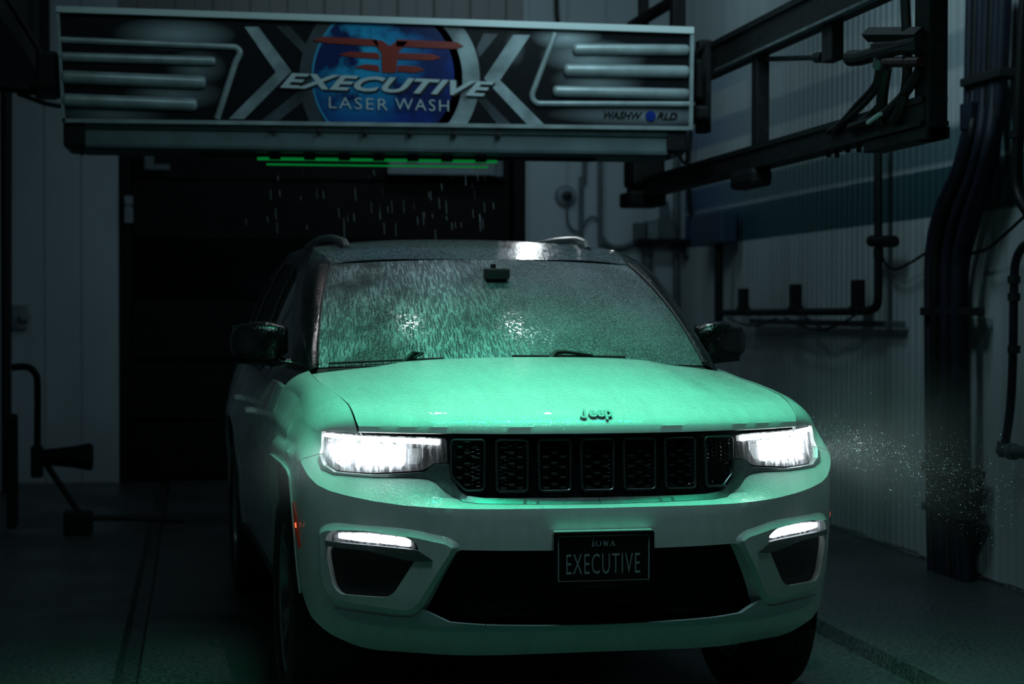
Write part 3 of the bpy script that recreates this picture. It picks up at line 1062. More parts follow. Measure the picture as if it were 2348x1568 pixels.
# pipes at the right edge
rp = thing('wall_pipe', 'dark pipe with hooked top and jointed valve at its foot, right edge', 'pipe', tuple(W(2320, 800, 0, 3.95)))
RO = Vector(rp.location)
w = lambda x, y: Vector(W(x, y, 0, 3.95)) - RO
MB().tube(bez([w(2372, 552), w(2345, 566), (w(2329, 600)), w(2325, 660), w(2323, 800), w(2318, 920), w(2308, 1000), w(2303, 1022)], 6), .022, 10).build('pipe', M['hose'], rp, True)
for y in (640, 680, 800):
    MB().tube([w(2325, y - 9), w(2325, y + 9)], .032, 10).build('collar', M['plastic'], rp)
MB().tube([w(2303, 1012), w(2302, 1030)], .036, 12).tube([w(2298, 1032), w(2360, 1037)], [.036, .03], 12).tube([w(2318, 1034), w(2326, 1035)], .042, 12).build('valve_joint', M['galv'], rp, True)
rq = MB().tube(bez([W(*p, 0, 3.95) for p in [(2352, -40), (2343, 120), (2335, 300), (2331, 400), (2338, 450), (2360, 490)]], 6), .03, 10).tube([W(2333, 300, 0, 3.95), W(2333, 316, 0, 3.95)], .045, 10).build('wall_pipe', M['hoseblack'], None, True)
tag(rq, 'upper dark pipe curving out of view at the right edge, above the hooked pipe', 'pipe')

# back right corner
sc = thing('security_camera', 'round white dome security camera on the pale back wall above the car roof', 'camera', tuple(W(1297, 450, 1, YB - .02)))
o = MB()
Mx = Matrix.Rotation(-math.pi / 2, 4, 'Z')
o.lathe([(.0, .05), (.06, .045), (.085, .03), (.095, .0), (.095, -.02)], 24, Mx).build('housing', M['greypvc'], sc, True)
MB().lathe([(.0, .115), (.028, .108), (.042, .085), (.045, .04)], 20, Mx).build('lens_dome', M['piano'], sc, True)
YC = YB - .05


def bk(name, pts, r, label, cat='conduit', mat=None, Y=YC, sm=True, n=8):
    o = MB().tube(bez([W(*p, 1, Y) for p in pts], 6) if len(pts) > 2 else [W(*p, 1, Y) for p in pts], r, n).build(name, mat or M['conduit'], None, sm)
    return tag(o, label, cat)


bk('cable', [(1299, 475), (1301, 505), (1312, 526), (1330, 529), (1345, 505), (1358, 497), (1372, 503)], .010, 'thin cable drooping from the dome camera across the two conduits', 'cable', M['conduit'])
bk('conduit', [(1342, 60), (1340, 400), (1333, 420), (1332, 700)], .022, 'upright grey conduit just right of the dome camera')
bk('conduit', [(1377, 60), (1376, 520), (1382, 548), (1402, 566), (1430, 566), (1452, 556)], .024, 'grey conduit turning right at its foot towards the junction boxes')
bk('conduit', [(1551, 58), (1551, 760)], .032, 'long upright conduit in the back right corner')
bk('hose', [(1583, 300), (1577, 380), (1579, 450), (1587, 500), (1604, 521)], .022, 'dark hose hanging beside the corner conduit', 'hose', M['hoseblack'], 15.75)
bk('pipe', [(1484, 560), (1484, 800)], .05, 'thick grey pipe dropping below the junction boxes behind the car', 'pipe')
bk('cable', [(1275, -20), (1276, 30), (1281, 70)], .02, 'dark cable dropping to the top of the gantry sign', 'cable', M['hoseblack'])
jb = thing('junction_boxes', 'row of grey junction boxes on a dark shelf rail near the back right corner', 'junction box', tuple(W(1520, 552, 1, YC)))
JO = Vector(jb.location)


def jbox(nm, x0, y0, x1, y1, d, mat, bev=.012):
    a, b = Vector(W(x0, y0, 1, YC)) - JO, Vector(W(x1, y1, 1, YC)) - JO
    MB().box((a.x, -d, b.z), (b.x, .02, a.z), bev).build(nm, mat, jb)


jbox('box', 1451, 511, 1475, 553, .1, M['conduit'])
jbox('box', 1478, 506, 1502, 556, .14, M['greypvc'])
jbox('box', 1503, 502, 1542, 550, .12, M['conduit'])
jbox('shelf_rail', 1452, 548, 1608, 560, .16, M['steel'], .004)
jbox('lower_box', 1566, 560, 1592, 590, .12, M['conduit'])
jbox('coupling', 1512, 462, 1528, 506, .1, M['conduit'])

# left side
lb = MB().box((XL + .02, 10.9, 2.86), (-1.02, 13.2, ZC - .01), .02).box((XL + .05, 10.85, 3.0), (-1.05, 10.9, 4.2), .01).build('equipment_cabinet', M['steel'])
tag(lb, 'black equipment cabinet hung under the ceiling at the upper left', 'cabinet')
h1 = MB().tube(bez([W(*p, 1, 12.2) for p in [(-30, 203), (30, 208), (80, 214), (150, 216)]], 6), .016, 8).build('hose', M['hoseblack'], None, True)
tag(h1, 'upper of two black hoses running to the left end of the gantry', 'hose')
h1 = MB().tube(bez([W(*p, 1, 12.2) for p in [(40, 215), (70, 226), (100, 237), (145, 246)]], 6), .014, 8).build('hose', M['hoseblack'], None, True)
tag(h1, 'lower drooping black hose at the left end of the gantry', 'hose')
bk('pipe', [(14, 190), (13, 1150)], .045, 'upright dark pipe at the far left edge', 'pipe', M['steel'], 15.6)
a = W(48, 728, 1, YB)
sx = MB().box((a[0] - .07, YB - .07, a[2] - .1), (a[0] + .06, YB - .01, a[2] + .1), .015).box((a[0] + .0, YB - .14, a[2] - .03), (a[0] + .08, YB - .05, a[2] + .03), .02).build('sensor_box', M['greypvc'])
tag(sx, 'small pale sensor box on the back wall at the far left', 'sensor')
YL = 12.6
bl = thing('floor_blower', 'dark horizontal blower nozzle on a low stand at the left', 'blower', tuple(W(150, 1048, 1, YL)))
LO = Vector(bl.location)
q = lambda x, y: Vector(W(x, y, 1, YL)) - LO
MB().tube([q(78, 1050), q(100, 1049), q(165, 1048), q(205, 1048), q(213, 1048)], [.055, .05, .068, .088, .078], 20).build('nozzle', M['steel'], bl, True)
MB().tube([q(213, 1048), q(206, 1048)], [.06, .04], 20).build('nozzle_mouth', M['void'], bl)
MB().box(q(72, 1095) + Vector((0, -.06, 0)), q(98, 1022) + Vector((0, .06, 0)), .015).build('mounting_block', M['steel'], bl)
MB().tube(bez([q(28, 843), q(62, 842), q(80, 856), q(86, 885), q(86, 1030)], 6), .022, 8).build('pipe', M['steel'], bl, True)
MB().tube([q(104, 1062), q(186, 1182)], .02, 8).build('brace', M['steel'], bl)
MB().box(q(40, 1210) + Vector((0, -.1, 0)), q(62, 950) + Vector((-.12, .1, 0)), .02).build('stand', M['steel'], bl)
a = q(180, 1186)
MB().box(Vector((a.x - .09, -.06, -LO.z + .0)), Vector((a.x + .09, .06, a.z + .04)), .015).build('foot', M['steel'], bl)
fp = MB().tube([W(205, 1188, 1, YL), W(300, 1188, 1, YL), W(420, 1194, 1, YL + .1)], .018, 8).box(W(152, 1200, 1, YL + .2), W(180, 1180, 1, YL + .3), .01).build('floor_pipe', M['steel'], None, True)
tag(fp, 'thin dark pipe lying on the floor beside the blower foot', 'pipe')

# ================================================================== the car (car frame: X to photo right, Y to its tail, Z up)
DELTA = math.radians(2.337)
car = thing('car', 'white SUV, wet and soapy under green light, head and fog lamps lit', 'car', (1.2886, 6.150, 0), DELTA)

BUMP = [(0, .306), (.55, .303)] + [tuple(p) for p in bez([(.80, .304), (.89, .316), (.962, .344), (1.04, .383), (1.10, .43), (1.145, .50), (1.155, .62), (1.165, .70), (1.19, .79), (1.205, .868)], 5)]
ZSH_Y = [(.40, 1.022), (.6, 1.052), (.9, 1.088), (1.3, 1.118), (1.5, 1.126), (2.5, 1.15), (3.9, 1.19), (4.6, 1.2), (5, 1.2)]


def s_y(y):
    return s_of_y(y)


def y_s(s):
    return float(np.interp(s, _S, _C[:, 1]))


def zsh(s):
    return float(np.interp(y_s(s), [p[0] for p in ZSH_Y], [p[1] for p in ZSH_Y]))


POD = [(.985, .700), (.955, .722), (.905, .732), (.64, .724), (.50, .70), (.463, .676), (.475, .64), (.585, .474), (.62, .442), (.66, .434), (.905, .455), (.955, .475), (.985, .53)]
POD = round_poly(POD, .05)
ARCT = [tuple(map(float, p)) for p in bez([(1.207, .862), (1.26, .888), (s_y(.76), .897), (s_y(1.12), .893), (s_y(1.25), .845), (s_y(1.33), .74), (s_y(1.375), .60), (s_y(1.40), .45), (s_y(1.40), .36)], 5)]
ARCHF = [(1.145, .20), (1.145, .50), (1.155, .62), (1.165, .70), (1.185, .78)] + ARCT + [(s_y(1.41), .20)]


def ring_line(poly, dd, lo, hi):
    P_ = np.array(resample(poly, .015))
    if area2(P_) < 0:
        P_ = P_[::-1]
    t_ = np.roll(P_, -2, 0) - np.roll(P_, 2, 0)
    t_ /= np.hypot(t_[:, 0], t_[:, 1])[:, None]
    Q_ = P_ + np.c_[t_[:, 1], -t_[:, 0]] * dd
    return [(float(a), float(b)) for a, b in Q_ if lo < a < hi and b > .34]
ARCHR = [(s_y(3.41), .2), (s_y(3.42), .45), (s_y(3.46), .64), (s_y(3.55), .82), (s_y(3.70), .893), (s_y(4.10), .893), (s_y(4.26), .80), (s_y(4.33), .60), (s_y(4.35), .2)]


def relief(s, Z):
    a = abs(s)
    r = 0.0
    if .4 < a < 1.05 and .38 < Z < .78:
        p = np.array([[a, Z]])
        d = segdist(p, POD)[0]
        if inside(p, POD)[0]:
            r += .016 * float(ss(0, .022, d))
    if a > 1.12:
        for A_ in (ARCHF, ARCHR):
            if A_[0][0] - .2 < a < A_[-1][0] + .2:
                p = np.array([[a, Z]])
                d = segdist(p, A_)[0]
                if (d < .012 or not inside(p, A_)[0]) and d < .075:
                    r += .013 * float(1 - ss(.050, .072, d)) * float(ss(1.14, 1.30, a))
    # body side crease
    if a > 1.5:
        r += -.010 * math.exp(-((Z - .62) / .10) ** 2) + .006 * math.exp(-((Z - (1.0 + .03 * (a - 1.5))) / .02) ** 2)
    return r


def FS(s, Z, d=0.0):
    """front and side skin; d is the offset along the skin's outward normal"""
    a = abs(s)
    cx, cy = np.interp(a, _S, _C[:, 0]), np.interp(a, _S, _C[:, 1])
    tx, ty = np.interp(a, _S, _T[:, 0]), np.interp(a, _S, _T[:, 1])
    o = float(off(a, Z)) + d + (relief(a, Z) if d > -.3 else 0)
    x, y = cx + ty * o, cy - tx * o
    return (x if s >= 0 else -x, y, Z)


def both(name, outer, holes, mat, step=.02, depth=.02, fm=None, **kw):
    r = []
    for sg in (1, -1):
        r.append(panel(name, [(sg * a, b) for a, b in outer], [[(sg * a, b) for a, b in h] for h in holes], fm or FS, mat, kw.get('parent', car), step, depth, **{k: v for k, v in kw.items() if k != 'parent'}))
    return r


def mirror_path(P_):
    return P_ + [(-a, b) for a, b in reversed(P_) if abs(a) > 1e-6]


# ---- lamp, trim and opening outlines in (arc length, height)
HLO = [(1.058, 1.012), (1.046, 1.024), (.871, 1.018), (.70, 1.016), (.554, 1.014), (.530, 1.010), (.524, .932), (.580, .931), (.618, .906), (.79, .893), (.942, .898), (.996, .917), (1.035, .952)]
HLO = round_poly(HLO, [.02, .01, 0, 0, 0, .01, .01, .005, .02, .02, .03, .03, .02])
TRIM_LO = [(1.030, .930), (1.000, .902), (.945, .888), (.79, .882), (.64, .884), (.600, .882), (.565, .872), (.528, .846), (.485, .822), (.458, .812), (.40, .807), (.2, .803), (0, .801)]
TRIM_UP = [(0, .818), (.25, .820), (.38, .822), (.448, .829), (.475, .842), (.500, .872), (.516, .905), (.520, .930), (.580, .927), (.616, .901), (.79, .888), (.944, .893), (1.0, .913)]
FOG = round_poly([(.935, .690), (.905, .708), (.78, .713), (.64, .697), (.604, .676), (.597, .656), (.615, .618), (.690, .512), (.722, .496), (.888, .497), (.915, .523), (.938, .63)], [.03, .04, .05, .04, .02, .01, .01, .03, .03, .04, .03, .03])
INT = [(0, .652), (.30, .657), (.462, .660), (.478, .652), (.598, .466), (.505, .425), (.38, .417), (.2, .411), (0, .409)]
INTF = mirror_path(INT)
INTF = round_poly(INTF, [0, 0, .02, .02, .01, .02, .02, 0, 0, 0, .02, .02, .01, .02, .02, 0])
SKID = [(0, .408), (.2, .410), (.38, .416), (.505, .424), (.60, .465), (.612, .448), (.640, .434), (.70, .432), (.80, .438), (.93, .4455), (.905, .425), (.87, .412), (.80, .402), (.709, .394), (.55, .391), (.38, .393), (.2, .391), (0, .389)]
SEAM = [(1.207, .872), (1.09, .930), (1.044, .945)]

# bumper: one continuous shell from arch to arch
right = BUMP + SEAM + TRIM_LO
skid_in = [(0, .378)]
outer = right + [(-a, b) for a, b in reversed(right)][1:]
outer = [p for i, p in enumerate(outer) if p != outer[i - 1]]
skl = SKID[9:]
hole_int = INTF
LOWC = SKID
skid_hole_r = [(-a, b) for a, b in SKID][::-1]
# the lower intake and the satin skid strip are cut out together
lowhole = [(0, .652), (.30, .657), (.462, .660), (.478, .652), (.598, .466)] + SKID[5:]
lowhole = lowhole + [(-a, b) for a, b in reversed(lowhole) if abs(a) > 1e-6]
def pod_lines():
    out = []
    for k, dd in enumerate((0.0, .022)):
        P_ = np.array(resample(POD, .012))
        if area2(P_) < 0:
            P_ = P_[::-1]
        t_ = np.roll(P_, -2, 0) - np.roll(P_, 2, 0)
        t_ /= np.hypot(t_[:, 0], t_[:, 1])[:, None]
        Q_ = P_ + np.c_[-t_[:, 1], t_[:, 0]] * dd
        for sg in (1, -1):
            L = [(sg * float(a), float(b)) for a, b in Q_]
            out.append(L + L[:1] if False else L)
    return out


def crest(lo, hi, dz=0.0):
    return [(float(a), float(np.interp(abs(a), ZCS, ZCZ)) + dz) for a in np.linspace(lo, hi, int(abs(hi - lo) / .012))]


panel('front_bumper', outer, [lowhole, FOG, [(-a, b) for a, b in FOG]], FS, M['paint'], car, .017, .035, hole_depth=.05, auto=24, creases=[crest(-1.1, 1.1)] + pod_lines())

sk_full = SKID + [(-a, b) for a, b in reversed(SKID) if abs(a) > 1e-6]
# split the skid strip into the pieces whose joints show
cut = .381


def clip_s(poly, lo, hi):
    def half(P_, c, sign):
        out = []
        for i in range(len(P_)):
            a, b = P_[i], P_[(i + 1) % len(P_)]
            ia, ib = sign * (a[0] - c) >= 0, sign * (b[0] - c) >= 0
            if ia:
                out.append(a)
            if ia != ib:
                t = (c - a[0]) / (b[0] - a[0])
                out.append((c, a[1] + t * (b[1] - a[1])))
        return out
    return half(half(poly, lo, 1), hi, -1)


for lo, hi in ((-2, -cut - .001), (-cut + .001, cut - .001), (cut + .001, 2)):
    panel('skid_trim', clip_s(sk_full, lo, hi), [], lambda s, z, d: FS(s, z, d + .008 * ss(.375, .40, z)), M['skid'], car, .015, .02)

# intake recess
panel('lower_intake', [(0, .68), (.52, .68), (.64, .46), (.52, .40), (-.52, .40), (-.64, .46), (-.52, .68)], [], lambda s, z, d: FS(s, z, d - .085), M['void'], car, .05, 0)
for k in range(6):
    z = .44 + k * .036
    hw = .46 if z > .62 else .46 + (.66 - z) * .62
    hw = min(hw, .575)
    MB().tube([FS(s, z, -.06) for s in np.linspace(-hw, hw, 25)], .005, 6).build('intake_slat', M['void'], car, True)

# grille
TU = TRIM_UP + []
TLu = TRIM_LO[::-1]
both('headlamp_trim', [(.001, .818), (.25, .820), (.38, .822), (.448, .829), (.475, .842), (.500, .872), (.516, .905), (.521, .929), (.580, .927), (.616, .901), (.79, .888), (.944, .893), (1.0, .913), (1.036, .948), (1.03, .930), (1.0, .901), (.945, .887), (.79, .882), (.64, .884), (.600, .882), (.565, .872), (.528, .846), (.485, .822), (.458, .812), (.40, .807), (.2, .803), (.001, .801)],
     [], M['satin'], .014, .03, fm=lambda s, z, d: FS(s, z, d + .004))
GB = [(0, .812), (.38, .815), (.455, .824), (.485, .842), (.510, .880), (.520, .930), (.536, .930), (.540, 1.03), (0, 1.03)]
gback = GB + [(-a, b) for a, b in reversed(GB) if abs(a) > 1e-6]
panel('grille_panel', gback, [], lambda s, z, d: FS(s, z, d - .012), M['piano'], car, .03, 0)
gr = bpy.data.objects.new('grille', None)
link(gr, car)
SL = []
for c in (-.288, -.144, 0, .144, .288):
    SL.append([(c - .055, 1.008), (c + .055, 1.008), (c + .0525, .842), (c - .0525, .842)])
SL.append([(.384, 1.008), (.510, 1.008), (.508, .889), (.455, .845), (.386, .847)])
SL.append([(-a, b) for a, b in reversed(SL[-1])])
ff = 1.0
for P_ in SL:
    q = round_poly(P_, .014, 4)
    sf = MB().tube([FS(a, b, .004) for a, b in resample(q, .012)], .0042, 8, closed=True).build('slot_frame', M['slotframe'], gr, True)
    cx = sum(p[0] for p in P_) / len(P_)
    b_ = MB()
    # honeycomb mesh behind the frame
    qn = np.array(q)
    R_ = .0125
    for i in range(-8, 9):
        for j in range(0, 14):
            x = cx + i * R_ * 1.62
            z = .838 + j * R_ * 1.05 + (R_ * .52 if i % 2 else 0)
            if not inside(np.array([[x, z]]), q)[0] or segdist(np.array([[x, z]]), q)[0] < .006:
                continue
            hx = [FS(x + R_ * .98 * math.cos(math.radians(60 * k)), z + R_ * .58 * math.sin(math.radians(60 * k)), -.004) for k in range(6)]
            b_.tube(hx, .0011, 4, closed=True)
    tag(b_.build('honeycomb_mesh', M['piano'], gr), kind='stuff')
    bars = MB()
    tops = [p[1] for p in P_]
    for col_, dx in ((-1, -.029), (0, 0), (1, .029)):
        n_ = 5 if col_ else 6
        for j in range(n_):
            z = (.985 - j * .0335) if col_ else (1.0 - j * .0345)
            x = cx + dx
            if z < .848 or not inside(np.array([[x - .010, z], [x + .010, z - .006]]), q).all():
                continue
            p0, p1 = Vector(FS(x - .010, z, 0)), Vector(FS(x + .010, z, 0))
            bars.add([p0, p1, p1 + Vector((0, .004, .004)), p0 + Vector((0, .004, .004)), p0 + Vector((.001, -.002, -.004)), p1 + Vector((-.001, -.002, -.004))], [(0, 1, 2, 3), (4, 5, 1, 0)])
    if bars.V:
        tag(bars.build('mesh_studs', M['studs'], gr), kind='stuff')

# hood
XS0 = [(0, .757), (.02, .763), (.07, .767), (.15, .772), (.27, .784), (.43, .793), (.61, .802), (.83, .81), (1.05, .811)]


def hood_pt(u, v, d=0):
    a = abs(u)
    yf = float(np.interp(a * .757, [0, .15, .31, .42, .536, .649, .757], [.052, .057, .074, .106, .150, .205, .276]))
    yr = 1.13 + .16 * a ** 2
    y = yf + (yr - yf) * v
    dy = y - yf
    xs = float(np.interp(dy, [p[0] for p in XS0], [p[1] for p in XS0]))
    zc = float(np.interp(dy, [0, .003, .014, .04, .08, .15, .3, .5, .8, 1.08], [1.028, 1.050, 1.064, 1.081, 1.098, 1.119, 1.153, 1.183, 1.218, 1.244]))
    ze = float(np.interp(dy, [0, .003, .02, .045, .085, .15, .26, .415, .6, .8, 1.03], [1.029, 1.046, 1.060, 1.075, 1.093, 1.113, 1.130, 1.144, 1.157, 1.169, 1.190]))
    g = a ** 2.3
    z = zc * (1 - g) + ze * g
    w = float(ss(.05, .35, dy))
    x = u * xs
    z += .010 * w * float(1 - ss(.40, .52, abs(x) - .06 * v)) - .004 * w
    return (x, y, z)


vs = [0, .003, .008, .015, .025, .035, .05, .065, .085, .105, .13, .16, .2, .25, .3, .36, .42, .5, .58, .66, .74, .82, .9, .96, 1.0]
us = np.linspace(-1, 1, 81)
V = [hood_pt(u, v) for v in vs for u in us]
nu = len(us)
F = [(j * nu + i, j * nu + i + 1, (j + 1) * nu + i + 1, (j + 1) * nu + i) for j in range(len(vs) - 1) for i in range(nu - 1)]
# returns along the lip, the sides and the rear edge
def skirt_edge(V, F, idx, dv):
    n = len(V)
    for i in idx:
        V.append(tuple(np.array(V[i]) + np.array(dv)))
    for k in range(len(idx) - 1):
        F.append((idx[k + 1], idx[k], n + k, n + k + 1))
skirt_edge(V, F, list(range(nu)), (0, .05, -.008))
skirt_edge(V, F, [j * nu for j in range(len(vs) - 1, -1, -1)], (.012, 0, -.03))
skirt_edge(V, F, [j * nu + nu - 1 for j in range(len(vs))], (-.012, 0, -.03))
skirt_edge(V, F, [(len(vs) - 1) * nu + i for i in range(nu - 1, -1, -1)], (0, -.01, -.03))
hood = mesh('hood', V, F, M['paint'], car, True, 30)
# raised lettering on the hood's leading edge
tv, tf, dim = text_mesh('eep', 1.0, .06, .035, 0, 1.0)
tv = [(.0155 + v[0] * .080 / dim[0], -.003 + v[1] * .035 / dim[1], v[2]) for v in tv]
jp = [(-.0320, .0170), (-.0320, -.0060), (-.0335, -.0105), (-.0370, -.0135), (-.0420, -.0145), (-.0480, -.0135), (-.0525, -.0105), (-.0550, -.0060), (-.0480, -.0040), (-.0465, -.0068), (-.0440, -.0080), (-.0415, -.0072), (-.0402, -.0045), (-.0400, .0170)]
jb_ = MB().prism(jp, lambda a, b: (a, b, .06), lambda a, b: (a, b, -.06))
n_ = len(tv)
tv += jb_.V
tf = list(tf) + [tuple(i + n_ for i in f) for f in jb_.F]
hv = [float(x) for x in np.linspace(.02, .12, 60)]
c0 = min(hv, key=lambda v: abs(hood_pt(0, v)[2] - 1.082))
P0 = Vector(hood_pt(0, c0))
dV = (Vector(hood_pt(0, c0 + .012)) - Vector(hood_pt(0, c0 - .012))).normalized()
upv = (dV * .75 + Vector((0, 0, 1)) * .25).normalized()
nrm = Vector((1, 0, 0)).cross(upv).normalized()
sx, sy = 1.0, 1.3
mesh('hood_lettering', [P0 + Vector((1, 0, 0)) * v[0] * sx + upv * v[1] * sy + nrm * (.008 + (v[2] - .0) * .06) for v in tv], tf, M['lettering'], car)
mesh('lettering_backing', [P0 + Vector((1, 0, 0)) * v[0] * sx * 1.015 + upv * (v[1] * sy - .002) + nrm * (-.001 + (v[2] - .0) * .05) for v in tv], tf, M['piano'], car)


# fender: side skin ahead of the door plus the top roll up to the hood gap
def shut(t):
    """outer hood gap line, t = 0 at the lamp"""
    k = [(.757, .276, 1.026), (.764, .290, 1.059), (.768, .338, 1.087), (.773, .415, 1.112), (.785, .529, 1.130), (.794, .685, 1.144), (.803, .868, 1.157), (.811, 1.077, 1.169), (.812, 1.301, 1.190), (.812, 1.36, 1.195)]
    d = [0, .05, .09, .16, .25, .38, .53, .72, .93, 1.0]
    return np.array([np.interp(t, d, [p[i] for p in k]) for i in range(3)])


sdoor = s_y(1.52)
for sg in (1, -1):
    top = [(s, zsh(s)) for s in np.linspace(sdoor - .003, 1.062, 24)]
    poly = [(1.060, 1.012), (1.040, .950), (1.046, .9475), (1.09, .9325), (1.207, .8745)] + ARCT[1:] + [(sdoor - .003, .34)] + top
    panel('fender', [(sg * a, b) for a, b in poly], [], FS, M['paint'], car, .018, .03, auto=35, creases=[[(sg * a, b) for a, b in ring_line(ARCHF, d_, 1.2, sdoor)] for d_ in (.050, .072)])
    V, F = [], []
    nt, nw = 40, 14
    for i in range(nt):
        t = i / (nt - 1)
        A_ = shut(t) + np.array([.005, 0, 0])
        s = 1.046 + (sdoor - .003 - 1.046) * t ** 1.15
        B_ = np.array(FS(s, zsh(s) + (.002 if t == 0 else 0)))
        up = min(1, t * 7)
        for j in range(nw):
            w_ = j / (nw - 1)
            p = A_ * (1 - w_) + B_ * w_
            bl_ = 4 * w_ * (1 - w_)
            p[2] += bl_ * .011 * up * (1 - .35 * t)
            p[0] += bl_ * .008 * up
            if t < .3:
                # keep the lamp edge on the front skin
                e = np.array(FS(.871 + (1.046 - .871) * w_, 1.021 + .004 * w_))
                e0 = (shut(0) + np.array([.005, 0, 0])) * (1 - w_) + np.array(FS(1.046, zsh(1.046) + .002)) * w_
                p = p + (e - e0) * (1 - t / .3) ** 2
            V.append((p[0] * sg, p[1], p[2]))
    for i in range(nt - 1):
        for j in range(nw - 1):
            f = (i * nw + j, i * nw + j + 1, (i + 1) * nw + j + 1, (i + 1) * nw + j)
            F.append(f if sg == 1 else f[::-1])
    # drop down into the hood gap
    n = len(V)
    V += [(V[i * nw][0] - .0 * sg, V[i * nw][1], V[i * nw][2] - .035) for i in range(nt)]
    for i in range(nt - 1):
        f = (i * nw, (i + 1) * nw, n + i + 1, n + i)
        F.append(f if sg == 1 else f[::-1])
    mesh('fender_top', V, F, M['paint'], car, True, 70)
    # doors and rear quarter
    d1, d2, d3 = s_y(1.52), s_y(2.66), s_y(3.42)
    for nm, a, b in (('front_door', d1, d2), ('rear_door', d2, d3)):
        top = [(s, zsh(s)) for s in np.linspace(b - .003, a + .003, 12)]
        o = panel(nm, [(sg * x, y) for x, y in [(a + .003, .34), (b - .003, .34)] + top], [], FS, M['paint'], car, .04, .02)
    dh = MB().tube([FS(sg * s_y(y), .985, .035 if .02 < (y - y0) < .20 else .0) for y0 in (2.38,) for y in (2.38, 2.41, 2.50, 2.57, 2.60)], .012, 8).build('door_handle', M['paint'], car, True)
    dh = MB().tube([FS(sg * s_y(y), 1.005, d_) for y, d_ in ((3.20, 0), (3.23, .035), (3.32, .035), (3.39, .035), (3.42, 0))], .012, 8).build('door_handle', M['paint'], car, True)
    top = [(s, zsh(s)) for s in np.linspace(SMAX - .02, d3 + .003, 30)]
    q = [(d3 + .003, .5), (s_y(3.46), .64), (s_y(3.55), .82), (s_y(3.70), .893), (s_y(4.10), .893), (s_y(4.26), .80), (s_y(4.33), .60), (s_y(4.35), .36), (SMAX - .02, .36)]
    panel('rear_quarter', [(sg * x, y) for x, y in q + top], [], FS, M['paint'], car, .05, .02)
    MB().add([FS(sg * s_y(y), z, d_) for y in np.linspace(1.42, 3.40, 20) for z, d_ in ((.335, -.01), (.345, .012), (.385, .014), (.40, -.004))],
             [(i * 4 + j, i * 4 + j + 1, i * 4 + j + 5, i * 4 + j + 4)[::sg] for i in range(19) for j in range(3)]).build('sill', M['plastic'], car, True)
    MB().tube([FS(sg * a, b, .004) for a, b in resample(round_poly(ARCHF, .07), .02) if b > .46 and a < s_y(1.22)], .0055, 8).build('arch_lip', M['paint'], car, True)
    # amber side marker at the arch edge
    mk = panel('side_marker', [(sg * a, b) for a, b in [(1.180, .775), (1.168, .780), (1.135, .735), (1.108, .640), (1.116, .628), (1.150, .70)]], [], lambda s, z, d: FS(s, z, d + .005), M['marker'], car, .02, .01)
    panel('marker_lamp', [(sg * a, b) for a, b in [(1.140, .712), (1.132, .712), (1.130, .696), (1.137, .696)]], [], lambda s, z, d: FS(s, z, d + .008), M['markerled'], mk, .02, .004)

# ---- headlamps
lensm = NT('wet_lamp_lens')
tr = lensm.n('ShaderNodeBsdfTransparent')
gl_ = lensm.n('ShaderNodeBsdfGlossy', i_Roughness=.08)
tl = lensm.n('ShaderNodeBsdfTranslucent')
tl.inputs[0].default_value = (.9, .95, 1, 1)
nb, h = droplets(lensm, 140, .8, cover=.7)
lensm.l(nb, gl_.inputs['Normal'])
m1 = lensm.n('ShaderNodeMixShader')
tc = lensm.n('ShaderNodeTexCoord')
mp = lensm.n('ShaderNodeMapping')
mp.inputs['Scale'].default_value = (95, 8, 14)
lensm.l(tc.outputs['Object'], mp.inputs[0])
nz = lensm.n('ShaderNodeTexNoise', i_Scale=1.0, i_Detail=4.0)
lensm.l(mp.outputs[0], nz.inputs['Vector'])
k = lensm.ramp(nz.outputs[0], [(.42, .04), (.64, .30)])
lensm.l(k, m1.inputs[0])
lensm.l(tr.outputs[0], m1.inputs[1])
lensm.l(tl.outputs[0], m1.inputs[2])
m2 = lensm.n('ShaderNodeMixShader', i_0=.07)
lensm.l(m1.outputs[0], m2.inputs[1])
lensm.l(gl_.outputs[0], m2.inputs[2])
lensm.l(m2.outputs[0], lensm.out.inputs['Surface'])
M['lens'] = lensm.m
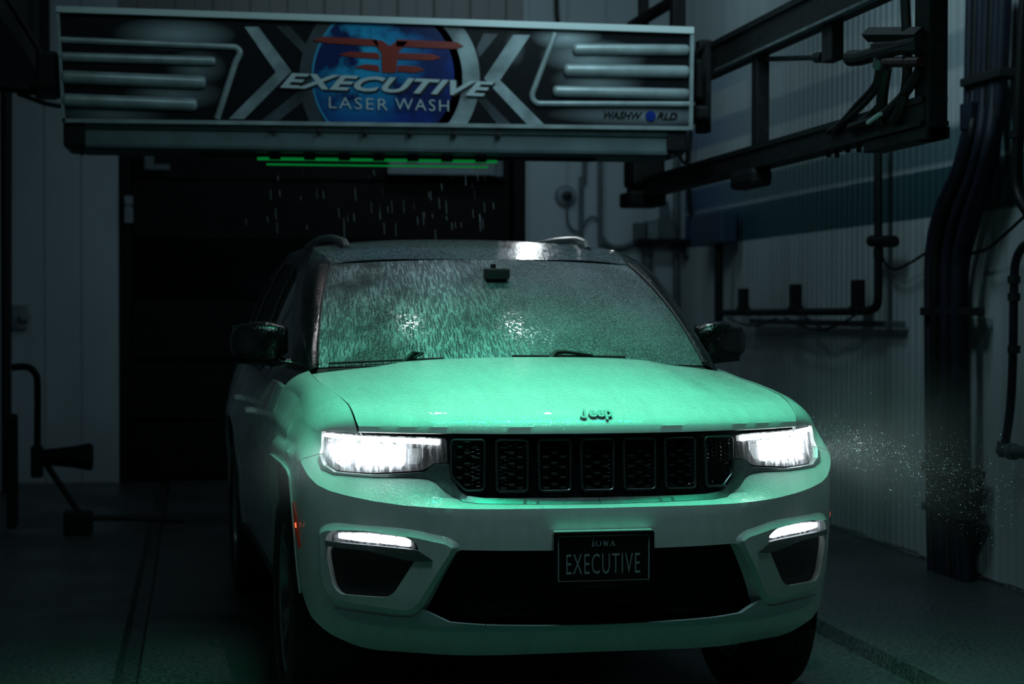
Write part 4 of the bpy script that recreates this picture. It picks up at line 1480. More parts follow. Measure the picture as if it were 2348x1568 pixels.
for sg in (1, -1):
    hl = bpy.data.objects.new('headlamp', None)
    link(hl, car)
    hp = [(sg * a, b) for a, b in HLO]
    panel('lamp_housing', hp, [], lambda s, z, d: FS(s, z, d - .055), M['piano'], hl, .02, 0)
    panel('lamp_bezel', hp, [round_poly([(sg * a, b) for a, b in [(1.03, .998), (.60, .990), (.645, .918), (.79, .906), (.935, .910), (.985, .928), (1.022, .96)]], .01)], lambda s, z, d: FS(s, z, d - .010), M['piano'], hl, .015, .05, hole_depth=.045)
    panel('running_light', round_poly([(sg * a, b) for a, b in [(1.046, 1.006), (1.040, 1.0175), (.871, 1.0125), (.700, 1.0105), (.560, 1.009), (.562, .990), (.700, .9945), (.871, .9985)]], .004), [], lambda s, z, d: FS(s, z, d + .001), M['drl'], hl, .015, .008)
    for a, b in ((.70, .795), (.80, .895), (.90, .985)):
        zt, zb = .984, .916 + max(0, b - .93) * .3
        panel('led_module', round_poly([(sg * a, zb), (sg * b, zb), (sg * (b + .01), zt), (sg * a, zt)], .010), [], lambda s, z, d: FS(s, z, d - .026), M['lamp'], hl, .02, .02)
    panel('projector_lens', round_poly([(sg * a, b) for a, b in [(.645, .925), (.685, .922), (.685, .975), (.640, .975)]], .008), [], lambda s, z, d: FS(s, z, d - .030), M['reflector'], hl, .02, .02)
    for s_ in (.595, .612, .629):
        MB().tube([FS(sg * s_, .935 if s_ > .6 else .945, -.02), FS(sg * s_, .985, -.02)], .003, 6).build('chrome_fin', M['reflector'], hl)
    panel('lens', hp, [], lambda s, z, d: FS(s, z, d + .002), M['lens'], hl, .015, 0)
    # light thrown by the lamp itself
    p = FS(sg * .84, .95, .02)
    nx = np.array(FS(sg * .84, .95, .12)) - np.array(p)
    l = lamp('headlamp_beam', 'SPOT', p, np.array(p) + np.array([sg * .25, -1, -.12]), 1.5, (.9, .97, 1), .05, None, 2.2, .9)
    l.parent = car
    p2 = tuple(np.array(FS(sg * .93, .95, .03)))
    l2 = lamp('headlamp_spill', 'SPOT', p2, np.array(p2) + np.array([sg * 1, -.2, -.12]), 9, (.88, .96, 1), .03, None, 1.5, 1.0)
    l2.parent = car

# ---- fog lamps
for sg in (1, -1):
    fl = bpy.data.objects.new('fog_lamp', None)
    link(fl, car)
    fo = [(sg * a, b) for a, b in FOG]
    panel('fog_recess', [(sg * a, b) for a, b in [(.97, .72), (.6, .73), (.56, .6), (.66, .48), (.95, .48)]], [], lambda s, z, d: FS(s, z, d - .05), M['void'], fl, .03, 0)
    panel('fog_grille', round_poly([(sg * a, b) for a, b in [(.932, .655), (.62, .640), (.62, .615), (.692, .513), (.724, .498), (.886, .499), (.913, .525)]], .02), [], lambda s, z, d: FS(s, z, d - .022), M['plastic'], fl, .02, .02)
    pn = round_poly([(sg * a, b) for a, b in [(.926, .690), (.900, .705), (.78, .709), (.645, .694), (.608, .672), (.61, .655), (.78, .664), (.930, .668)]], .01)
    panel('lamp_chamber', pn, [], lambda s, z, d: FS(s, z, d - .028), M['piano'], fl, .02, 0)
    a0, a1 = .633, .895
    for k in range(5):
        a, b = a0 + (a1 - a0) * k / 5 + .002, a0 + (a1 - a0) * (k + 1) / 5 - .002

        def zt(x):
            return float(np.interp(x, [.63, .70, .80, .90], [.690, .698, .703, .698]))

        def zb_(x):
            return float(np.interp(x, [.63, .70, .80, .90], [.664, .670, .674, .682]))
        panel('fog_led', round_poly([(sg * a, zb_(a)), (sg * b, zb_(b)), (sg * b, zt(b)), (sg * a, zt(a))], .004), [], lambda s, z, d: FS(s, z, d - .012), M['fog'], fl, .02, .012)
    panel('fog_lens', pn, [], lambda s, z, d: FS(s, z, d - .004), M['lens'], fl, .02, 0)
    bl_ = round_poly([(sg * a, b) for a, b in [(.934, .672), (.78, .667), (.64, .660), (.597, .657), (.549, .626), (.585, .620), (.64, .622), (.70, .634), (.78, .650), (.934, .655)]], [.002, .01, .01, .01, .003, .01, .01, .01, .02, .002])
    panel('lamp_blade', bl_, [], lambda s, z, d: FS(s, z, d + .006 * ss(.60, .65, z) + .002), M['satin'], fl, .012, .02)
    l3 = lamp('fog_lamp_light', 'POINT', tuple(np.array(FS(sg * .78, .688, .04))), (0, 0, 0), .006, (.86, .95, 1), .03)
    l3.parent = car

# ---- number plate
npl = bpy.data.objects.new('number_plate', None)
link(npl, car)
PZ0, PZ1, PX = .548, .712, .163


def plane_ring(hw, hz, cz, r, w_, y0, y1, name, mat, parent):
    o = round_poly([(-hw, cz - hz), (hw, cz - hz), (hw, cz + hz), (-hw, cz + hz)], r)
    i = round_poly([(-hw + w_, cz - hz + w_), (hw - w_, cz - hz + w_), (hw - w_, cz + hz - w_), (-hw + w_, cz + hz - w_)], max(r - w_, .002))
    return panel(name, o, [i], lambda a, b, d: (a, y0 - d, b), mat, parent, .05, y1 - y0, bstep=.02, smooth=False)


panel('plate', round_poly([(-.157, .552), (.157, .552), (.157, .708), (-.157, .708)], .012), [], lambda a, b, d: (a, -.018 - d, b), M['platepaint'], npl, .06, .01, bstep=.03, smooth=False)
plane_ring(.167, .086, .631, .012, .012, -.026, -.004, 'plate_frame', M['blackgloss'], npl)
plane_ring(.1525, .075, .629, .010, .0042, -.0195, -.0185, 'plate_border', M['platewhite'], npl)
MB().box((-.165, -.028, .7145), (.160, -.002, .7205), .002).build('frame_reflection_strip', M['paint'], npl)  # pale strip standing in for the green reflection along the black frame's top
MB().box((-.08, -.022, .538), (.08, -.002, .545), .002).build('frame_tab', M['darkchrome'], npl)
tv, tf, dim = text_mesh('EXECUTIVE', 1.0, 0, -.006, 0, 1.15)
mesh('plate_lettering', [(v[0] * .245 / dim[0] - .002, -.0200, .612 + v[1] * .066 / dim[1]) for v in tv], tf, M['platewhite'], npl)
# serif capitals, drawn stroke by stroke
b_ = MB()


def rect(x0, z0, x1, z1):
    b_.add([(x0, -.0200, z0), (x1, -.0200, z0), (x1, -.0200, z1), (x0, -.0200, z1)], [(0, 1, 2, 3)])


def slant(x0, z0, x1, z1, w_):
    b_.add([(x0 - w_ / 2, -.0200, z0), (x0 + w_ / 2, -.0200, z0), (x1 + w_ / 2, -.0200, z1), (x1 - w_ / 2, -.0200, z1)], [(0, 1, 2, 3)])


zb, zh = .668, .026
rect(-.038, zb, -.033, zb + zh); rect(-.041, zb, -.030, zb + .0025); rect(-.041, zb + zh - .0025, -.030, zb + zh)
zh = .020
oc = [(-.018 + .0100 * math.cos(t), zb + .010 + .010 * math.sin(t)) for t in np.linspace(0, 2 * math.pi, 25)[:-1]]
ic = [(-.018 + .0060 * math.cos(t), zb + .010 + .0085 * math.sin(t)) for t in np.linspace(0, 2 * math.pi, 25)[:-1]]
b_.add([(x, -.0200, z) for x, z in oc + ic], [(i, (i + 1) % 24, 24 + (i + 1) % 24, 24 + i) for i in range(24)])
slant(-.0015, zb + zh, .003, zb, -.004); slant(.003, zb, .007, zb + zh, .002); slant(.006, zb + zh, .0105, zb, .004); slant(.0105, zb, .015, zb + zh, .002)
rect(-.0045, zb + zh - .002, .0015, zb + zh); rect(.0035, zb + zh - .002, .0095, zb + zh); rect(.0125, zb + zh - .002, .018, zb + zh)
slant(.022, zb, .0285, zb + zh, .002); slant(.0285, zb + zh, .0355, zb, .0045); rect(.0245, zb + .006, .0335, zb + .0085); rect(.019, zb, .025, zb + .002); rect(.0325, zb, .039, zb + .002)
b_.build('plate_state_lettering', M['platewhite'], npl)
for x in (-.12, .12):
    MB().tube([(x, -.018, .695), (x, -.022, .695)], .005, 10).build('plate_screw', M['plastic'], npl)

# ---- glasshouse
TUM = ([1.10, 1.2, 1.38, 1.49, 1.60, 1.66, 1.70, 1.735], [.925, .905, .862, .82, .765, .722, .68, .60])


def GH(y, z, d=0.0):
    x = float(np.interp(z, *TUM)) - .075 * float(ss(2.3, 1.35, y) if False else (1 - ss(1.35, 2.4, y))) - .05 * float(ss(3.6, 4.8, y))
    return (x + d, y, z)


def ghm(sg):
    return lambda a, b, d: tuple(np.array(GH(abs(a), b, d)) * np.array([sg, 1, 1]))


def ws_pt(u, v, d=0.0):
    a = abs(u)
    base = np.array([.776 * u, 1.225 + .192 * a ** 2, 1.222 - .016 * a ** 2])
    head = np.array([.648 * u, 2.005 + .115 * a ** 2, 1.642 - .020 * a ** 2])
    p = base * (1 - v) + head * v
    n_ = np.array([0, -.47, .88])
    bow = .028 * 4 * v * (1 - v)
    p = p + n_ * (bow + d)
    p[0] += u * .016 * 4 * v * (1 - v)
    return p


SIDE = [(1.40, 1.13), (1.45, 1.20), (1.60, 1.285), (1.80, 1.40), (2.0, 1.52), (2.14, 1.60), (2.30, 1.655), (2.60, 1.70), (3.2, 1.715), (4.0, 1.70), (4.5, 1.655), (4.70, 1.45), (4.80, 1.19), (3.9, 1.18), (2.5, 1.14), (1.5, 1.12)]
WIN = [[(1.66, 1.172), (1.80, 1.272), (2.0, 1.410), (2.16, 1.515), (2.34, 1.585), (2.60, 1.618), (2.60, 1.172)], [(2.70, 1.175), (2.70, 1.628), (3.2, 1.645), (3.46, 1.640), (3.55, 1.195)], [(3.66, 1.20), (3.58, 1.632), (4.0, 1.620), (4.33, 1.57), (4.42, 1.24)]]
wg = NT('wet_side_glass')
wg.set(Base_Color=(.012, .02, .022), Roughness=.06, Coat_Weight=.6)
nb, h = droplets(wg, 130, .5, cover=.5)
wg.l(nb, wg.b.inputs['Coat Normal'])
M['sideglass'] = wg.m
for sg in (1, -1):
    fm = ghm(sg)
    W_ = [round_poly(w_, .03) for w_ in WIN]
    f2 = (lambda a, b, d, fm=fm, sg=sg: fm(a, b, d)) 
    sgnm = [(a * sg, b) for a, b in SIDE]
    hs = [[(a * sg, b) for a, b in w_] for w_ in W_]
    # (Y, Z) seen from the side: mirror the sheet so that its face looks outwards
    panel('window_surround', sgnm, hs, f2, M['blackgloss'], car, .04, .0, hole_depth=.012)
    for w_ in W_:
        panel('side_window', [(a * sg, b) for a, b in w_], [], lambda a, b, d, f2=f2: f2(a, b, d - .008), M['sideglass'], car, .06, 0)
    MB().tube([np.array(GH(y, z, .004)) * np.array([sg, 1, 1]) for y, z in [(1.52, 1.145), (2.5, 1.158), (3.5, 1.183), (4.4, 1.205)]], .006, 6).build('belt_moulding', M['darkchrome'], car, True)
    # A-pillar between the windscreen edge and the side
    V, F = [], []
    sidep = [(1.40, 1.13), (1.45, 1.20), (1.60, 1.285), (1.80, 1.40), (2.0, 1.52), (2.14, 1.60), (2.20, 1.622)]
    n_ = 14
    for i in range(n_):
        t = i / (n_ - 1)
        a_ = ws_pt(1, t, .004)
        L_ = np.linspace(0, 1, len(sidep))
        yb, zb2 = np.interp(t, L_, [p[0] for p in sidep]), np.interp(t, L_, [p[1] for p in sidep])
        c_ = np.array(GH(yb, zb2))
        for j in range(6):
            w_ = j / 5
            p = a_ * (1 - w_) + c_ * w_ + np.array([.010, -.012, .012]) * 4 * w_ * (1 - w_)
            V.append((p[0] * sg, p[1], p[2]))
    for i in range(n_ - 1):
        for j in range(5):
            f = (i * 6 + j, i * 6 + j + 1, (i + 1) * 6 + j + 1, (i + 1) * 6 + j)
            F.append(f if sg == 1 else f[::-1])
    mesh('windscreen_pillar', V, F, M['blackgloss'], car, True, 60)
    MB().tube([ws_pt(sg * 1.0, t, .008) for t in np.linspace(0.01, 1, 12)], .005, 6).build('windscreen_seal', M['plastic'], car, True)

# windscreen glass
wm = NT('soapy_windscreen')
tc = wm.n('ShaderNodeTexCoord').outputs['Object']
sep = wm.n('ShaderNodeSeparateXYZ')
wm.l(tc, sep.inputs[0])
dist = wm.n('ShaderNodeTexNoise', i_Scale=26.0, i_Detail=3.0)
wm.l(tc, dist.inputs['Vector'])
# runs of foam follow the slope and fan outwards
mp = wm.n('ShaderNodeCombineXYZ')
xx = wm.math('MULTIPLY', sep.outputs[0], 74.0)
fan = wm.math('MULTIPLY', wm.math('MULTIPLY', sep.outputs[0], sep.outputs[2]), 34.0)
wob = wm.math('MULTIPLY', dist.outputs[0], 1.7)
wm.l(wm.math('ADD', wm.math('ADD', xx, fan), wob), mp.inputs[0])
wm.l(wm.math('MULTIPLY', sep.outputs[2], 17.0), mp.inputs[1])
vor = wm.n('ShaderNodeTexVoronoi', feature='DISTANCE_TO_EDGE', i_Scale=1.0)
wm.l(mp.outputs[0], vor.inputs['Vector'])
net = wm.ramp(vor.outputs['Distance'], [(.05, 1.0), (.12, 0.0)])
patch = wm.n('ShaderNodeTexNoise', i_Scale=3.4, i_Detail=5.0, i_Roughness=.6)
wm.l(tc, patch.inputs['Vector'])
pk = wm.ramp(patch.outputs[0], [(.36, 0.0), (.62, 1.0)])
dv = wm.n('ShaderNodeTexVoronoi', i_Scale=135.0)
wm.l(tc, dv.inputs['Vector'])
glint_dots = wm.ramp(dv.outputs['Distance'], [(.22, 1.0), (.48, 0.0)])  # pale dots painted in as the highlights of the water beads
leftk = wm.math('SUBTRACT', 1.0, wm.math('DIVIDE', wm.math('ADD', sep.outputs[0], .12), .25, clamp=True), clamp=True)
gx_ = wm.math('DIVIDE', wm.math('ADD', sep.outputs[0], .33), .17)
blob = wm.math('SUBTRACT', 1.0, wm.math('MULTIPLY', gx_, gx_), clamp=True)
film_ = wm.math('ADD', .07, wm.math('MULTIPLY', pk, .12))
film_ = wm.math('ADD', film_, wm.math('MULTIPLY', wm.math('SUBTRACT', 1.0, leftk), .07))
runs = wm.math('MULTIPLY', wm.math('MULTIPLY', net, leftk), wm.math('ADD', wm.math('MULTIPLY', pk, .60), wm.math('MULTIPLY', blob, .22)))
bead_glints = wm.math('MULTIPLY', glint_dots, wm.math('ADD', .12, wm.math('MULTIPLY', wm.math('SUBTRACT', 1.0, leftk), .24)))
foam = wm.math('ADD', wm.math('ADD', runs, bead_glints), film_, clamp=True)  # foam runs and soap film, plus the painted bead highlights
nb, h = droplets(wm, 85, 1.0, cover=.85, dist=.004)
dif = wm.n('ShaderNodeBsdfDiffuse')
dif.inputs[0].default_value = (.52, .68, .72, 1)
tr = wm.n('ShaderNodeBsdfTransparent')
tr.inputs[0].default_value = (.014, .018, .018, 1)
gls = wm.n('ShaderNodeBsdfGlossy', i_Roughness=.15)
wm.l(nb, gls.inputs['Normal'])
fr = wm.n('ShaderNodeFresnel', i_IOR=1.45)
wm.l(nb, fr.inputs['Normal'])
a1 = wm.n('ShaderNodeMixShader')
wm.l(foam, a1.inputs[0]); wm.l(tr.outputs[0], a1.inputs[1]); wm.l(dif.outputs[0], a1.inputs[2])
a2 = wm.n('ShaderNodeMixShader')
wm.l(wm.math('ADD', fr.outputs[0], .02), a2.inputs[0]); wm.l(a1.outputs[0], a2.inputs[1]); wm.l(gls.outputs[0], a2.inputs[2])
wm.l(a2.outputs[0], wm.out.inputs['Surface'])
M['windscreen'] = wm.m
nu, nv = 41, 21
V = [ws_pt(-1 + 2 * i / (nu - 1), j / (nv - 1)) for j in range(nv) for i in range(nu)]
F = [(j * nu + i, j * nu + i + 1, (j + 1) * nu + i + 1, (j + 1) * nu + i) for j in range(nv - 1) for i in range(nu - 1)]
mesh('windscreen', V, F, M['windscreen'], car, True)
# dark printed band round the glass edge
bd = []
for i in range(nu):
    u = -1 + 2 * i / (nu - 1)
    bd.append((u, i))
V = [ws_pt(u, v, -.006) for v in (.93, 1.0) for u, i in bd]
mesh('windscreen_band', V, [(i, i + 1, nu + i + 1, nu + i) for i in range(nu - 1)], M['plastic'], car, True)


# roof
def roof_pt(u, v):
    a = abs(u)
    hd = np.array(ws_pt(u, 1.0, .004))
    yy = hd[1] + (4.62 - hd[1]) * v
    ex = float(np.interp(yy, [2.0, 2.15, 2.3, 2.6, 3.2, 4.0, 4.62], [.655, .665, .690, .680, .672, .672, .640]))
    ez = float(np.interp(yy, [2.0, 2.12, 2.3, 2.6, 3.2, 4.0, 4.62], [1.615, 1.622, 1.668, 1.708, 1.722, 1.705, 1.655]))
    cz = float(np.interp(yy, [2.0, 2.1, 2.3, 2.6, 2.9, 3.2, 4.0, 4.62], [1.641, 1.665, 1.706, 1.742, 1.758, 1.765, 1.752, 1.700]))
    x = u * (abs(hd[0]) / max(a, 1e-6) * (1 - min(1, v * 6)) + ex * min(1, v * 6)) if a > 1e-6 else 0
    g = a ** 2.6
    z = cz * (1 - g) + ez * g
    return (x, yy, z)


vs2 = [0, .01, .025, .045, .07, .1, .14, .19, .25, .33, .45, .6, .75, .9, 1]
nu = 41
V = [roof_pt(-1 + 2 * i / (nu - 1), v) for v in vs2 for i in range(nu)]
F = [(j * nu + i, j * nu + i + 1, (j + 1) * nu + i + 1, (j + 1) * nu + i) for j in range(len(vs2) - 1) for i in range(nu - 1)]
mesh('roof', V, F, M['rooffilm'], car, True, 60)
for sg in (1, -1):
    # gutter strip between the roof panel and the side frame
    V, F = [], []
    ys = np.linspace(2.12, 4.6, 24)
    for i, y in enumerate(ys):
        v = (y - ws_pt(1, 1)[1]) / (4.62 - ws_pt(1, 1)[1])
        r_ = np.array(roof_pt(1, max(0, v)))
        zz = float(np.interp(y, [p[0] for p in SIDE[:11]], [p[1] for p in SIDE[:11]]))
        s_ = np.array(GH(y, zz))
        for k, w_ in enumerate((0, .4, .7, 1)):
            p = r_ * (1 - w_) + s_ * w_ + np.array([0, 0, .008]) * (4 * w_ * (1 - w_))
            V.append((p[0] * sg, p[1], p[2]))
    for i in range(len(ys) - 1):
        for k in range(3):
            f = (i * 4 + k, i * 4 + k + 1, (i + 1) * 4 + k + 1, (i + 1) * 4 + k)
            F.append(f if sg == 1 else f[::-1])
    mesh('roof_edge', V, F, M['blackgloss'], car, True, 60)
    rl = MB()
    path = [(.545, 2.44, 1.700), (.55, 2.50, 1.728), (.558, 2.58, 1.738), (.572, 2.8, 1.755), (.58, 3.3, 1.765), (.57, 3.9, 1.752), (.555, 4.25, 1.73), (.55, 4.33, 1.70)]
    rl.tube([(x * sg, y, z) for x, y, z in bez(path, 5)], .017, 8)
    rl.build('roof_rail', M['satin'], car, True)

# rear end of the cabin
for nm, mat, k0, k1, A_, B_ in (('rear_window', M['sideglass'], 0, 1, lambda u: (.85 * u, 4.86 - .08 * abs(u) ** 2, 1.20), lambda u: roof_pt(u, 1)),):
    V = []
    for j in range(8):
        for i in range(21):
            u = -1 + i / 10
            a_, b2 = np.array(A_(u)), np.array(B_(u))
            V.append(a_ * (1 - j / 7) + b2 * (j / 7))
    mesh(nm, V, [(j * 21 + i + 1, j * 21 + i, (j + 1) * 21 + i, (j + 1) * 21 + i + 1) for j in range(7) for i in range(20)], mat, car, True)

# cowl, wipers
V, F = [], []
for i in range(31):
    u = -1 + i / 15
    a_ = np.array(hood_pt(u, 1.0)) + np.array([0, -.01, -.028])
    b2 = ws_pt(u, .0, -.004) 
    V += [a_, (a_ + b2) / 2 + np.array([0, 0, -.012]), b2]
for i in range(30):
    for k in range(2):
        F.append((i * 3 + k, (i + 1) * 3 + k, (i + 1) * 3 + k + 1, i * 3 + k + 1))
mesh('cowl', V, F, M['plastic'], car, True)
for u0, u1, up, v0, v1 in ((-.95, -.40, -.55, .004, .022), (-.06, .54, .16, .034, .030)):
    wp = bpy.data.objects.new('wiper', None)
    link(wp, car)
    n_ = 16
    MB().tube([ws_pt(u0 + (u1 - u0) * i / n_, v0 + (v1 - v0) * i / n_ , .014) for i in range(n_ + 1)], .0045, 6).build('wiper_blade', M['plastic'], wp, True)
    MB().tube([ws_pt(up - .05, -.02, .02), ws_pt(up + .0, .028, .032), ws_pt(up + .05, .038, .030), ws_pt((u0 + u1) / 2 + .12, (v0 + v1) / 2, .018)], [.011, .012, .008, .005], 6).build('wiper_arm', M['plastic'], wp, True)

# ---- door mirrors
for sg in (1, -1):
    mr = bpy.data.objects.new('door_mirror', None)
    link(mr, car)
    secs = []
    prof = [(.0, .045, .050), (.02, .062, .066), (.07, .072, .078), (.13, .072, .080), (.19, .066, .072), (.215, .05, .052), (.225, .02, .02)]
    V, F = [], []
    nn = 24
    for i, (dx, ry, rz) in enumerate(prof):
        x = .862 + dx
        yc = 1.80 + .05 * (dx / .22) ** 2
        zc = 1.305 - .010 * (dx / .22) ** 2
        for k in range(nn):
            t = 2 * math.pi * k / nn
            c_, s_ = math.cos(t), math.sin(t)
            pw = .62
            V.append((sg * x, yc + ry * math.copysign(abs(c_) ** pw, c_), zc + rz * math.copysign(abs(s_) ** pw, s_)))
    for i in range(len(prof) - 1):
        for k in range(nn):
            f = (i * nn + k, i * nn + (k + 1) % nn, (i + 1) * nn + (k + 1) % nn, (i + 1) * nn + k)
            F.append(f if sg == 1 else f[::-1])
    F.append(tuple(range(nn))); F.append(tuple((len(prof) - 1) * nn + k for k in range(nn)))
    mesh('mirror_cap', V, F, M['blackgloss'], mr, True, 60)
    MB().tube([(sg * .815, 1.80, 1.205), (sg * .88, 1.80, 1.215), (sg * 1.06, 1.83, 1.222)], [.022, .02, .010], 10).tube([(sg * .90, 1.80, 1.215), (sg * .93, 1.80, 1.25)], .03, 10).build('mirror_foot', M['blackgloss'], mr, True)
    MB().box((sg * .875, 1.868, 1.245), (sg * 1.075, 1.876, 1.365), .003).build('mirror_glass', M['mirrorglass'], mr)

# ---- inner shell so that no gap shows the room
V = []
sv, zv = np.linspace(-1.1, 1.1, 45), [.30, .45, .62, .8, 1.0]
for s in sv:
    for z in zv:
        p = np.array(FS(s, z, -.05 if z > .95 else -.088))
        p[0] = np.sign(p[0]) * min(abs(p[0]), .84)
        V.append(p)
mesh('front_bulkhead', V, [(i * 5 + j, (i + 1) * 5 + j, (i + 1) * 5 + j + 1, i * 5 + j + 1) for i in range(44) for j in range(4)], M['void'], car)
MB().box((-.60, .40, .29), (.60, 4.6, .62)).box((-.60, .40, .6), (.60, 1.30, 1.0)).box((-.84, 1.45, .32), (.84, 3.4, .5)).box((-.62, 1.3, .6), (.62, 4.7, .9)).build('underbody', M['void'], car)
for sg in (1, -1):
    for yc in (.95, 3.89):
        b_ = MB()
        pts = [(yc + .47 * math.cos(t), .44 + .455 * math.sin(t)) for t in np.linspace(-.35, math.pi + .35, 15)]
        b_.add([(sg * .60, y, z) for y, z in pts] + [(sg * .915, y, z) for y, z in pts], [(i, i + 1, 16 + i - 0, 15 + i) for i in range(14)])
        b_.build('wheel_liner', M['void'], car, True)

# ---- wheels
def make_wheel():
    wh = bpy.data.objects.new('wheel', None)
    link(wh, car)
    R, Wd = .390, .135
    MB().lathe([(.275, .10), (.30, .128), (.345, .135), (.375, .125), (.388, .10), (.390, .06), (.383, .056), (.383, .05), (.390, .046), (.390, -.046), (.383, -.05), (.383, -.056), (.390, -.06), (.388, -.10), (.37, -.128), (.30, -.13), (.27, -.10)], 56).build('tyre', M['rubber'], wh, True, 35)
    MB().lathe([(.272, .11), (.268, .118), (.258, .112), (.252, .07), (.25, -.10), (.272, -.105)], 56).build('rim', M['alloy'], wh, True, 35)
    for k in range(5):
        for dlt in (-.16, .16):
            a = 2 * math.pi * k / 5
            a1_, a2_ = a + dlt * .35, a + dlt
            w1, w2 = .030, .020
            b_ = MB()
            pr = []
            for r_, an, w_, h in ((.06, a1_, .028, .075), (.16, (a1_ + a2_) / 2, .022, .098), (.258, a2_, .026, .108)):
                for sw in (-1, 1):
                    y = r_ * math.cos(an) - sw * w_ * math.sin(an)
                    z = r_ * math.sin(an) + sw * w_ * math.cos(an)
                    pr.append((h, y, z))
                    pr.append((h - .03, y * 1.0, z * 1.0))
            # two verts per side: outer face and back edge
            F_ = []
            for i in range(2):
                o = i * 4
                F_ += [(o, o + 4, o + 6, o + 2), (o + 1, o + 5, o + 4, o), (o + 2, o + 6, o + 7, o + 3), (o + 1, o + 3, o + 7, o + 5)]
            b_.add(pr, F_)
            b_.build('spoke', M['alloy'], wh)
    MB().lathe([(0, .088), (.03, .087), (.036, .08), (.075, .072), (.08, .05), (.08, .0)], 32).build('hub_cap', M['alloy'], wh, True, 35)
    MB().lathe([(0, .02), (.17, .02), (.17, .0), (0, 0)], 40).build('brake_disc', M['brake'], wh)
    return wh


def copy_part(o, parent):
    c = o.copy()
    COL.objects.link(c)
    c.parent = parent
    for ch in list(o.children):
        copy_part(ch, c)
    return c


bpy.context.view_layer.update()
w0 = make_wheel()
pos = [(1, .95), (-1, .95), (1, 3.89), (-1, 3.89)]
for i, (sg, y) in enumerate(pos):
    wh = w0 if i == 0 else copy_part(w0, car)
    wh.location = (sg * .825, y, .390)
    wh.rotation_euler = (random.uniform(0, 1) if i else .3, 0, 0) if sg == 1 else (0, 0, math.pi)

# ---- cabin behind the glass
for x in (-.38, .38):
    st = bpy.data.objects.new('front_seat', None)
    link(st, car)
    MB().box((x - .25, 2.30, .75), (x + .25, 2.44, 1.32), .06).build('backrest', M['seat'], st, True)
    MB().box((x - .13, 2.36, 1.35), (x + .13, 2.45, 1.53), .04).build('headrest', M['seat'], st, True)
    MB().box((x - .25, 1.95, .62), (x + .25, 2.42, .76), .05).build('seat_cushion', M['seat'], st, True)
MB().box((-.72, 1.48, .95), (.72, 1.75, 1.13), .05).build('dashboard', M['seat'], car, True)
rm = bpy.data.objects.new('rear_view_mirror', None)
link(rm, car)
MB().box((-.12, 1.86, 1.50), (.12, 1.885, 1.57), .015).build('mirror_body', M['plastic'], rm, True)
MB().tube([(0, 1.87, 1.56), (0, 1.865, 1.62)], .012, 8).box((-.05, 1.75, 1.555), (.05, 1.83, 1.60), .01).build('mirror_mount', M['plastic'], rm)
MB().tube([(.38 + .18 * math.cos(t), 1.83 - .05 * math.sin(t), 1.08 + .17 * math.sin(t)) for t in np.linspace(0, 2 * math.pi, 33)[:-1]], .015, 8, closed=True).build('steering_wheel', M['seat'], car, True)

# ------------------------------------------------------------------ spray in the air
def scatter(name, pts, rad, mat, label, cat):
    V, F = [], []
    base = np.array([(0, 0, 1), (.94, 0, -.33), (-.47, .82, -.33), (-.47, -.82, -.33)])
    for p, r in zip(pts, rad):
        n = len(V)
        q = rng.normal(size=(3, 3))
        Q, _ = np.linalg.qr(q)
        for v in base @ Q:
            V.append(tuple(np.array(p) + v * r))
        F += [(n, n + 1, n + 2), (n, n + 2, n + 3), (n, n + 3, n + 1), (n + 1, n + 3, n + 2)]
    o = mesh(name, V, F, mat)
    o['kind'] = 'stuff'
    o['label'] = label
    o['category'] = cat
    return o


dm = NT('spray_droplet')
dm.set(Base_Color=(.9, .95, 1), Roughness=.2)
M['drop'] = dm.m
pts, rad = [], []
Rz = Matrix.Rotation(DELTA, 3, 'Z')
for i in range(3200):
    t = rng.random() ** 1.4
    x = 0.98 + t * .70
    y = .30 + rng.random() * .6
    z = .97 - t * .22 + rng.normal() * (.035 + .075 * t)
    p = Rz @ Vector((x, y, z)) + Vector((1.2886, 6.150, 0))
    pts.append(tuple(p))
    rad.append(.0007 + .0014 * rng.random() ** 4)
scatter('water_spray', pts, rad, M['drop'], 'fine water droplets drifting in the light beside the right headlamp', 'spray')
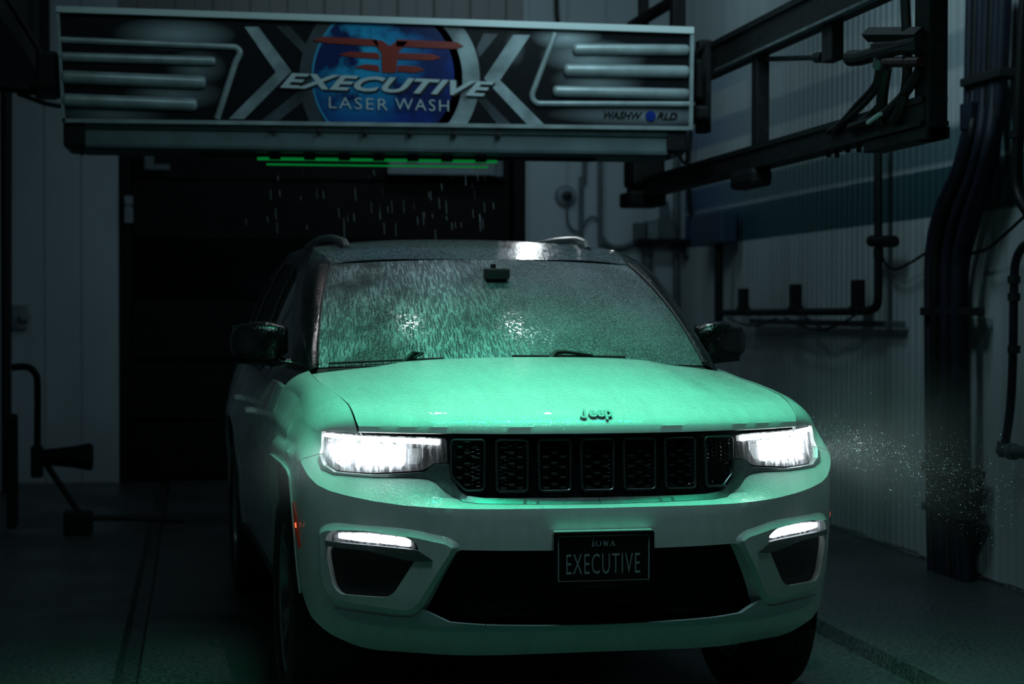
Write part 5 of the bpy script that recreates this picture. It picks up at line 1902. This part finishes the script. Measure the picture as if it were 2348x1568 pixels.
# soft mist, added as volumes to give the lamps their bloom and haze
for sg, cx, R_, dens in ((1, 1.08, .62, .22), (-1, -.86, .36, .30)):
    vm = bpy.data.materials.new('mist')
    vm.use_nodes = True
    t_ = vm.node_tree
    t_.nodes.remove(t_.nodes['Principled BSDF'])
    tc = t_.nodes.new('ShaderNodeTexCoord')
    gr_ = t_.nodes.new('ShaderNodeTexGradient')
    gr_.gradient_type = 'QUADRATIC_SPHERE'
    t_.links.new(tc.outputs['Object'], gr_.inputs[0])
    mu = t_.nodes.new('ShaderNodeMath')
    mu.operation = 'MULTIPLY'
    mu.inputs[1].default_value = dens
    t_.links.new(gr_.outputs[1], mu.inputs[0])
    vs_ = t_.nodes.new('ShaderNodeVolumeScatter')
    vs_.inputs['Color'].default_value = (.9, .97, 1, 1)
    vs_.inputs['Anisotropy'].default_value = .2
    t_.links.new(mu.outputs[0], vs_.inputs['Density'])
    t_.links.new(vs_.outputs[0], t_.nodes['Material Output'].inputs['Volume'])
    me_ = bpy.data.meshes.new('mist')
    bm = bmesh.new()
    bmesh.ops.create_icosphere(bm, subdivisions=3, radius=1.0)
    bm.to_mesh(me_)
    bm.free()
    me_.materials.append(vm)
    o = bpy.data.objects.new('bloom_mist', me_)
    COL.objects.link(o)
    o.location = Rz @ Vector((cx, .30, .93)) + Vector((1.2886, 6.150, 0))
    o.scale = (R_, R_ * .8, R_ * .75)
    o['kind'] = 'stuff'
    o['label'] = 'soft mist, added for the lamp bloom, beside the ' + ('right' if sg > 0 else 'left') + ' headlamp of the car'
    o['category'] = 'mist'

pts, rad = [], []
b_ = MB()
for i in range(60):
    x = rng.uniform(W(560, 0, 1, GY)[0], W(1160, 0, 1, GY)[0])
    y = GY + rng.uniform(.05, .4)
    z = rng.uniform(1.85, 2.2)
    L_ = rng.uniform(.02, .07)
    b_.tube([(x, y, z), (x + .004, y, z - L_)], .0005, 4)
dp = b_.build('falling_drips', M['drop'])
tag(dp, 'thin streaks of water falling from the green strip under the gantry', 'water', kind='stuff')
